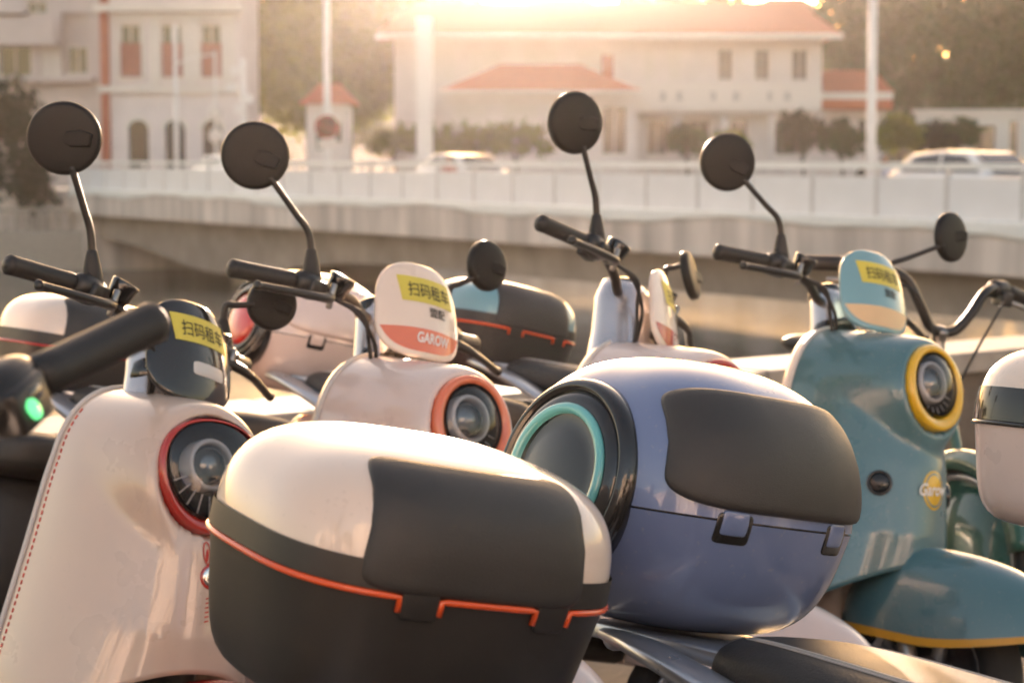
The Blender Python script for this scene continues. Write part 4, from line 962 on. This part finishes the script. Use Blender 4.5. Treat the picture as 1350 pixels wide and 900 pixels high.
# green bicycle squeezed in beside the teal scooter
def bicycle(label, bar, yaw, lean, steer):
    Rm = Matrix.Rotation(R(yaw), 4, 'Z') @ Matrix.Rotation(-R(lean), 4, 'X'); up = Rm @ Vector((0, 0, .90))
    t = thing('bicycle', label, 'bicycle', (bar[0]-up.x, bar[1]-up.y, 0), Rm.to_euler())
    ax = Vector((-.30, 0, .95)).normalized(); S = Matrix.Translation((0, 0, .88)) @ Matrix.Rotation(R(steer), 4, ax) @ Matrix.Translation((0, 0, -.88))
    hb = build('handlebar', tube([(-.10, -.32, .985), (-.05, -.20, 1.0), (.0, -.12, .985), (.02, -.07, .92), (.02, -.03, .875), (.02, .03, .875), (.02, .07, .92), (.0, .12, .985), (-.05, .20, 1.0), (-.10, .32, .985)], .0125, 14, 6), M_BAR, t, True, (), S)
    for k in (-1, 1):
        build('grip', tube([(-.062, k*.225, .998), (-.075, k*.26, .993), (-.105, k*.335, .982)], [.0175, .0185, .0185], 16, 3), M_RUB, hb, True, (), S)
        build('brake_clamp', merge(tube([(-.035, k*.165, .996), (-.052, k*.205, .999)], .024, 14, 0), boxvf(-.02, k*.185, .975, .05, .03, .035)), M_BLK, hb, True, [('bevel', .004)], S)
        build('brake_lever', tube([(-.01, k*.19, .97), (.0, k*.235, .962), (-.035, k*.31, .95)], [.007, .006, .006], 8, 4), M_STEEL, hb, True, (), S)
        build('brake_cable', tube([(-.005, k*.17, .97), (.07, k*.12, .95), (.09, k*.06, .84), (.07, k*.02, .70)], .0035, 6, 6), M_RUB, hb, True, (), S)
    build('stem', tube([(.02, 0, .875), (.01, 0, .84), (.045, 0, .72)], [.02, .018, .018], 12, 3), M_STEEL, hb, True, (), S)
    def wheel(nm, x, T):
        Tw = T @ Matrix.Translation((x, 0, .29)) @ Matrix.Rotation(R(90), 4, 'X')
        w = build(nm, lathe([(.262, -.018), (.28, -.023), (.292, -.010), (.294, 0), (.292, .010), (.28, .023), (.262, .018), (.262, -.018)], 56, Tw), M_TYRE, t)
        build('rim', lathe([(.262, -.014), (.262, .014), (.245, .012), (.245, -.012), (.262, -.014)], 56, Tw), M_SILV, w)
        sp = [tube([(0, 0, (-1)**k*.02), (.25*math.cos(k*math.pi/12), .25*math.sin(k*math.pi/12), 0)], .0014, 5, 0) for k in range(24)]+[tube([(0, 0, -.045), (0, 0, .045)], .02, 10, 0)]
        if nm == 'front_wheel': build('wheel_cover', lathe([(.246, -.004), (.244, .008), (.12, .020), (.03, .024), (1e-5, .024)], 48, Tw), M_GREEN, w)
        o = build('spokes', merge(*sp), M_STEEL, w, True, (), Tw); o['kind'] = 'stuff'
        def ff(u, a): return Vector((x+math.cos(a)*(.318-.05*abs(u)**3), .036*math.sin(u*math.pi/2), .29+math.sin(a)*(.318-.05*abs(u)**3)))
        build('mudguard', grid(ff, lin(-1, 1, 9), lin(R(25), R(170), 30)), M_GREEN, t, True, [('solid', .003)], T)
    wheel('front_wheel', .24, S); wheel('rear_wheel', -.80, Matrix.Identity(4))
    for k in (-1, 1): build('fork_blade', tube([(.06, k*.045, .66), (.12, k*.05, .55), (.24, k*.05, .29)], .013, 10, 4), M_GREEN, t, True, (), S)
    build('fork_crown', tube([(.045, 0, .72), (.06, 0, .66)], .03, 12, 0), M_GREEN, t, True, (), S)
    build('frame', merge(tube([(.03, 0, .70), (-.15, 0, .42), (-.42, 0, .30)], .024, 12, 5), tube([(-.42, 0, .30), (-.55, 0, .62), (-.60, 0, .74)], .02, 12, 3), *[tube([(-.43, k*.05, .30), (-.80, k*.06, .29), (-.58, k*.03, .66)], .011, 8, 0) for k in (-1, 1)]), M_GREEN, t)
    build('chain_guard', boxvf(-.56, -.07, .31, .40, .02, .09), M_GREEN, t, True, [('bevel', .01)])
    for k in (-1, 1): build('crank', tube([(-.42, k*.07, .30), (-.42+k*.15, k*.09, .24), (-.42+k*.15, k*.17, .24)], .011, 8, 0), M_BLK, t)
    build('saddle', grid(lambda a, v: Vector((-.50-v*.24, math.cos(a)*(.03+.085*v**1.5)*max(.05, 1-(2*v-1)**8)**.5, .775+math.sin(a)*.03)), [2*math.pi*k/20 for k in range(20)], lin(0, 1, 12), True, True, True), M_SEAT, t)
    build('kick_stand', tube([(-.72, .05, .28), (-.70, .16, .12), (-.69, .24, .24*math.tan(R(lean))+.01)], .008, 8, 3), M_STEEL, t)
    return t
bicycle('green bicycle with bent black handlebar squeezed beside the teal scooter', bar_at(1238, 430, 5.2), -74, 8, 6)
# front row: only the tails with their cases reach into the picture
def front_bar(px, py, d, yaw, lean):
    p = P(px, py, d); a = R(yaw)
    k = (1.03-.893)*math.sin(R(lean)); ly = Vector((-math.sin(a), math.cos(a)))
    return (p.x-TX*math.cos(a)+ly.x*k, p.y-TX*math.sin(a)+ly.y*k)
MF = [(-1, (-.05, -.02, .22), (.5, -1, 0)), (1, (.08, .03, .2), (.6, -1, 0))]
f1 = scooter('scooter', 'scooter carrying a white and black tail case with orange seam trim above a black bin', front_bar(532, 786, 2.13, -58, 11), -58, 11, 38, M_CREAM, M_RED, egg=True,
    visor=(M_BLKG, None, None, 'slot', 22, 14, (.105, .01, -.045)), trunk=('A', M_WHITE, M_ORANGE, 0), group=G2, emblem=('ears', 0, .60), mirrors=MF, tz=.893, tpitch=5)
f2 = scooter('scooter', 'scooter carrying a slate blue tail case with turquoise ring window and black pad', front_bar(893, 668, 2.45, -50, 11), -50, 11, 10, M_BLUE, M_TURQ,
    visor=(M_BLUE, M_TURQ, None, 'band', 22, 12, (.105, .01, -.035)), trunk=('B', M_BLUE, M_TURQ, None), group=G2, emblem=('oval', 0, .585), mirrors=MF, tz=.893)
f3 = scooter('scooter', 'scooter carrying a white tail case with glossy black band and pale pink bin', front_bar(1468, 560, 3.05, -50, 11), -50, 11, 10, M_WHITE, M_CORAL,
    visor=(M_WHITE, M_CORAL, 'GAROW', 'band', 22, 12, (.105, .01, -.035)), trunk=('A', M_WHITE, M_BLKG, 0, M_BLKG, .05, M_PINK), group=G2, emblem=('oval', 0, .585), mirrors=MF, tz=.893)
s0 = scooter('scooter', 'scooter turned the other way, showing a thick black grip and lit green button', bar_at(-188, 600, 1.38), 180+YAW, 6, 37, M_DGREY, M_RED, rise=.016,
    visor=None, trunk=('A', M_DGREY, M_ORANGE, 0), group=G2, mirrors=[], cables=True)
H0 = Matrix.Translation((0, 0, 1.03)) @ Matrix.Rotation(R(37), 4, Vector((-.40, 0, .917)))
hb0 = [c for c in s0.children if c.name.startswith('handlebar')][0]
build('start_button', lathe([(.0085, 0), (.0085, .003), (.007, .0045), (1e-5, .005)], 20, H0 @ frame((-.033, -.193, .008), (-1, -.25, .35))), M_BTN, hb0)
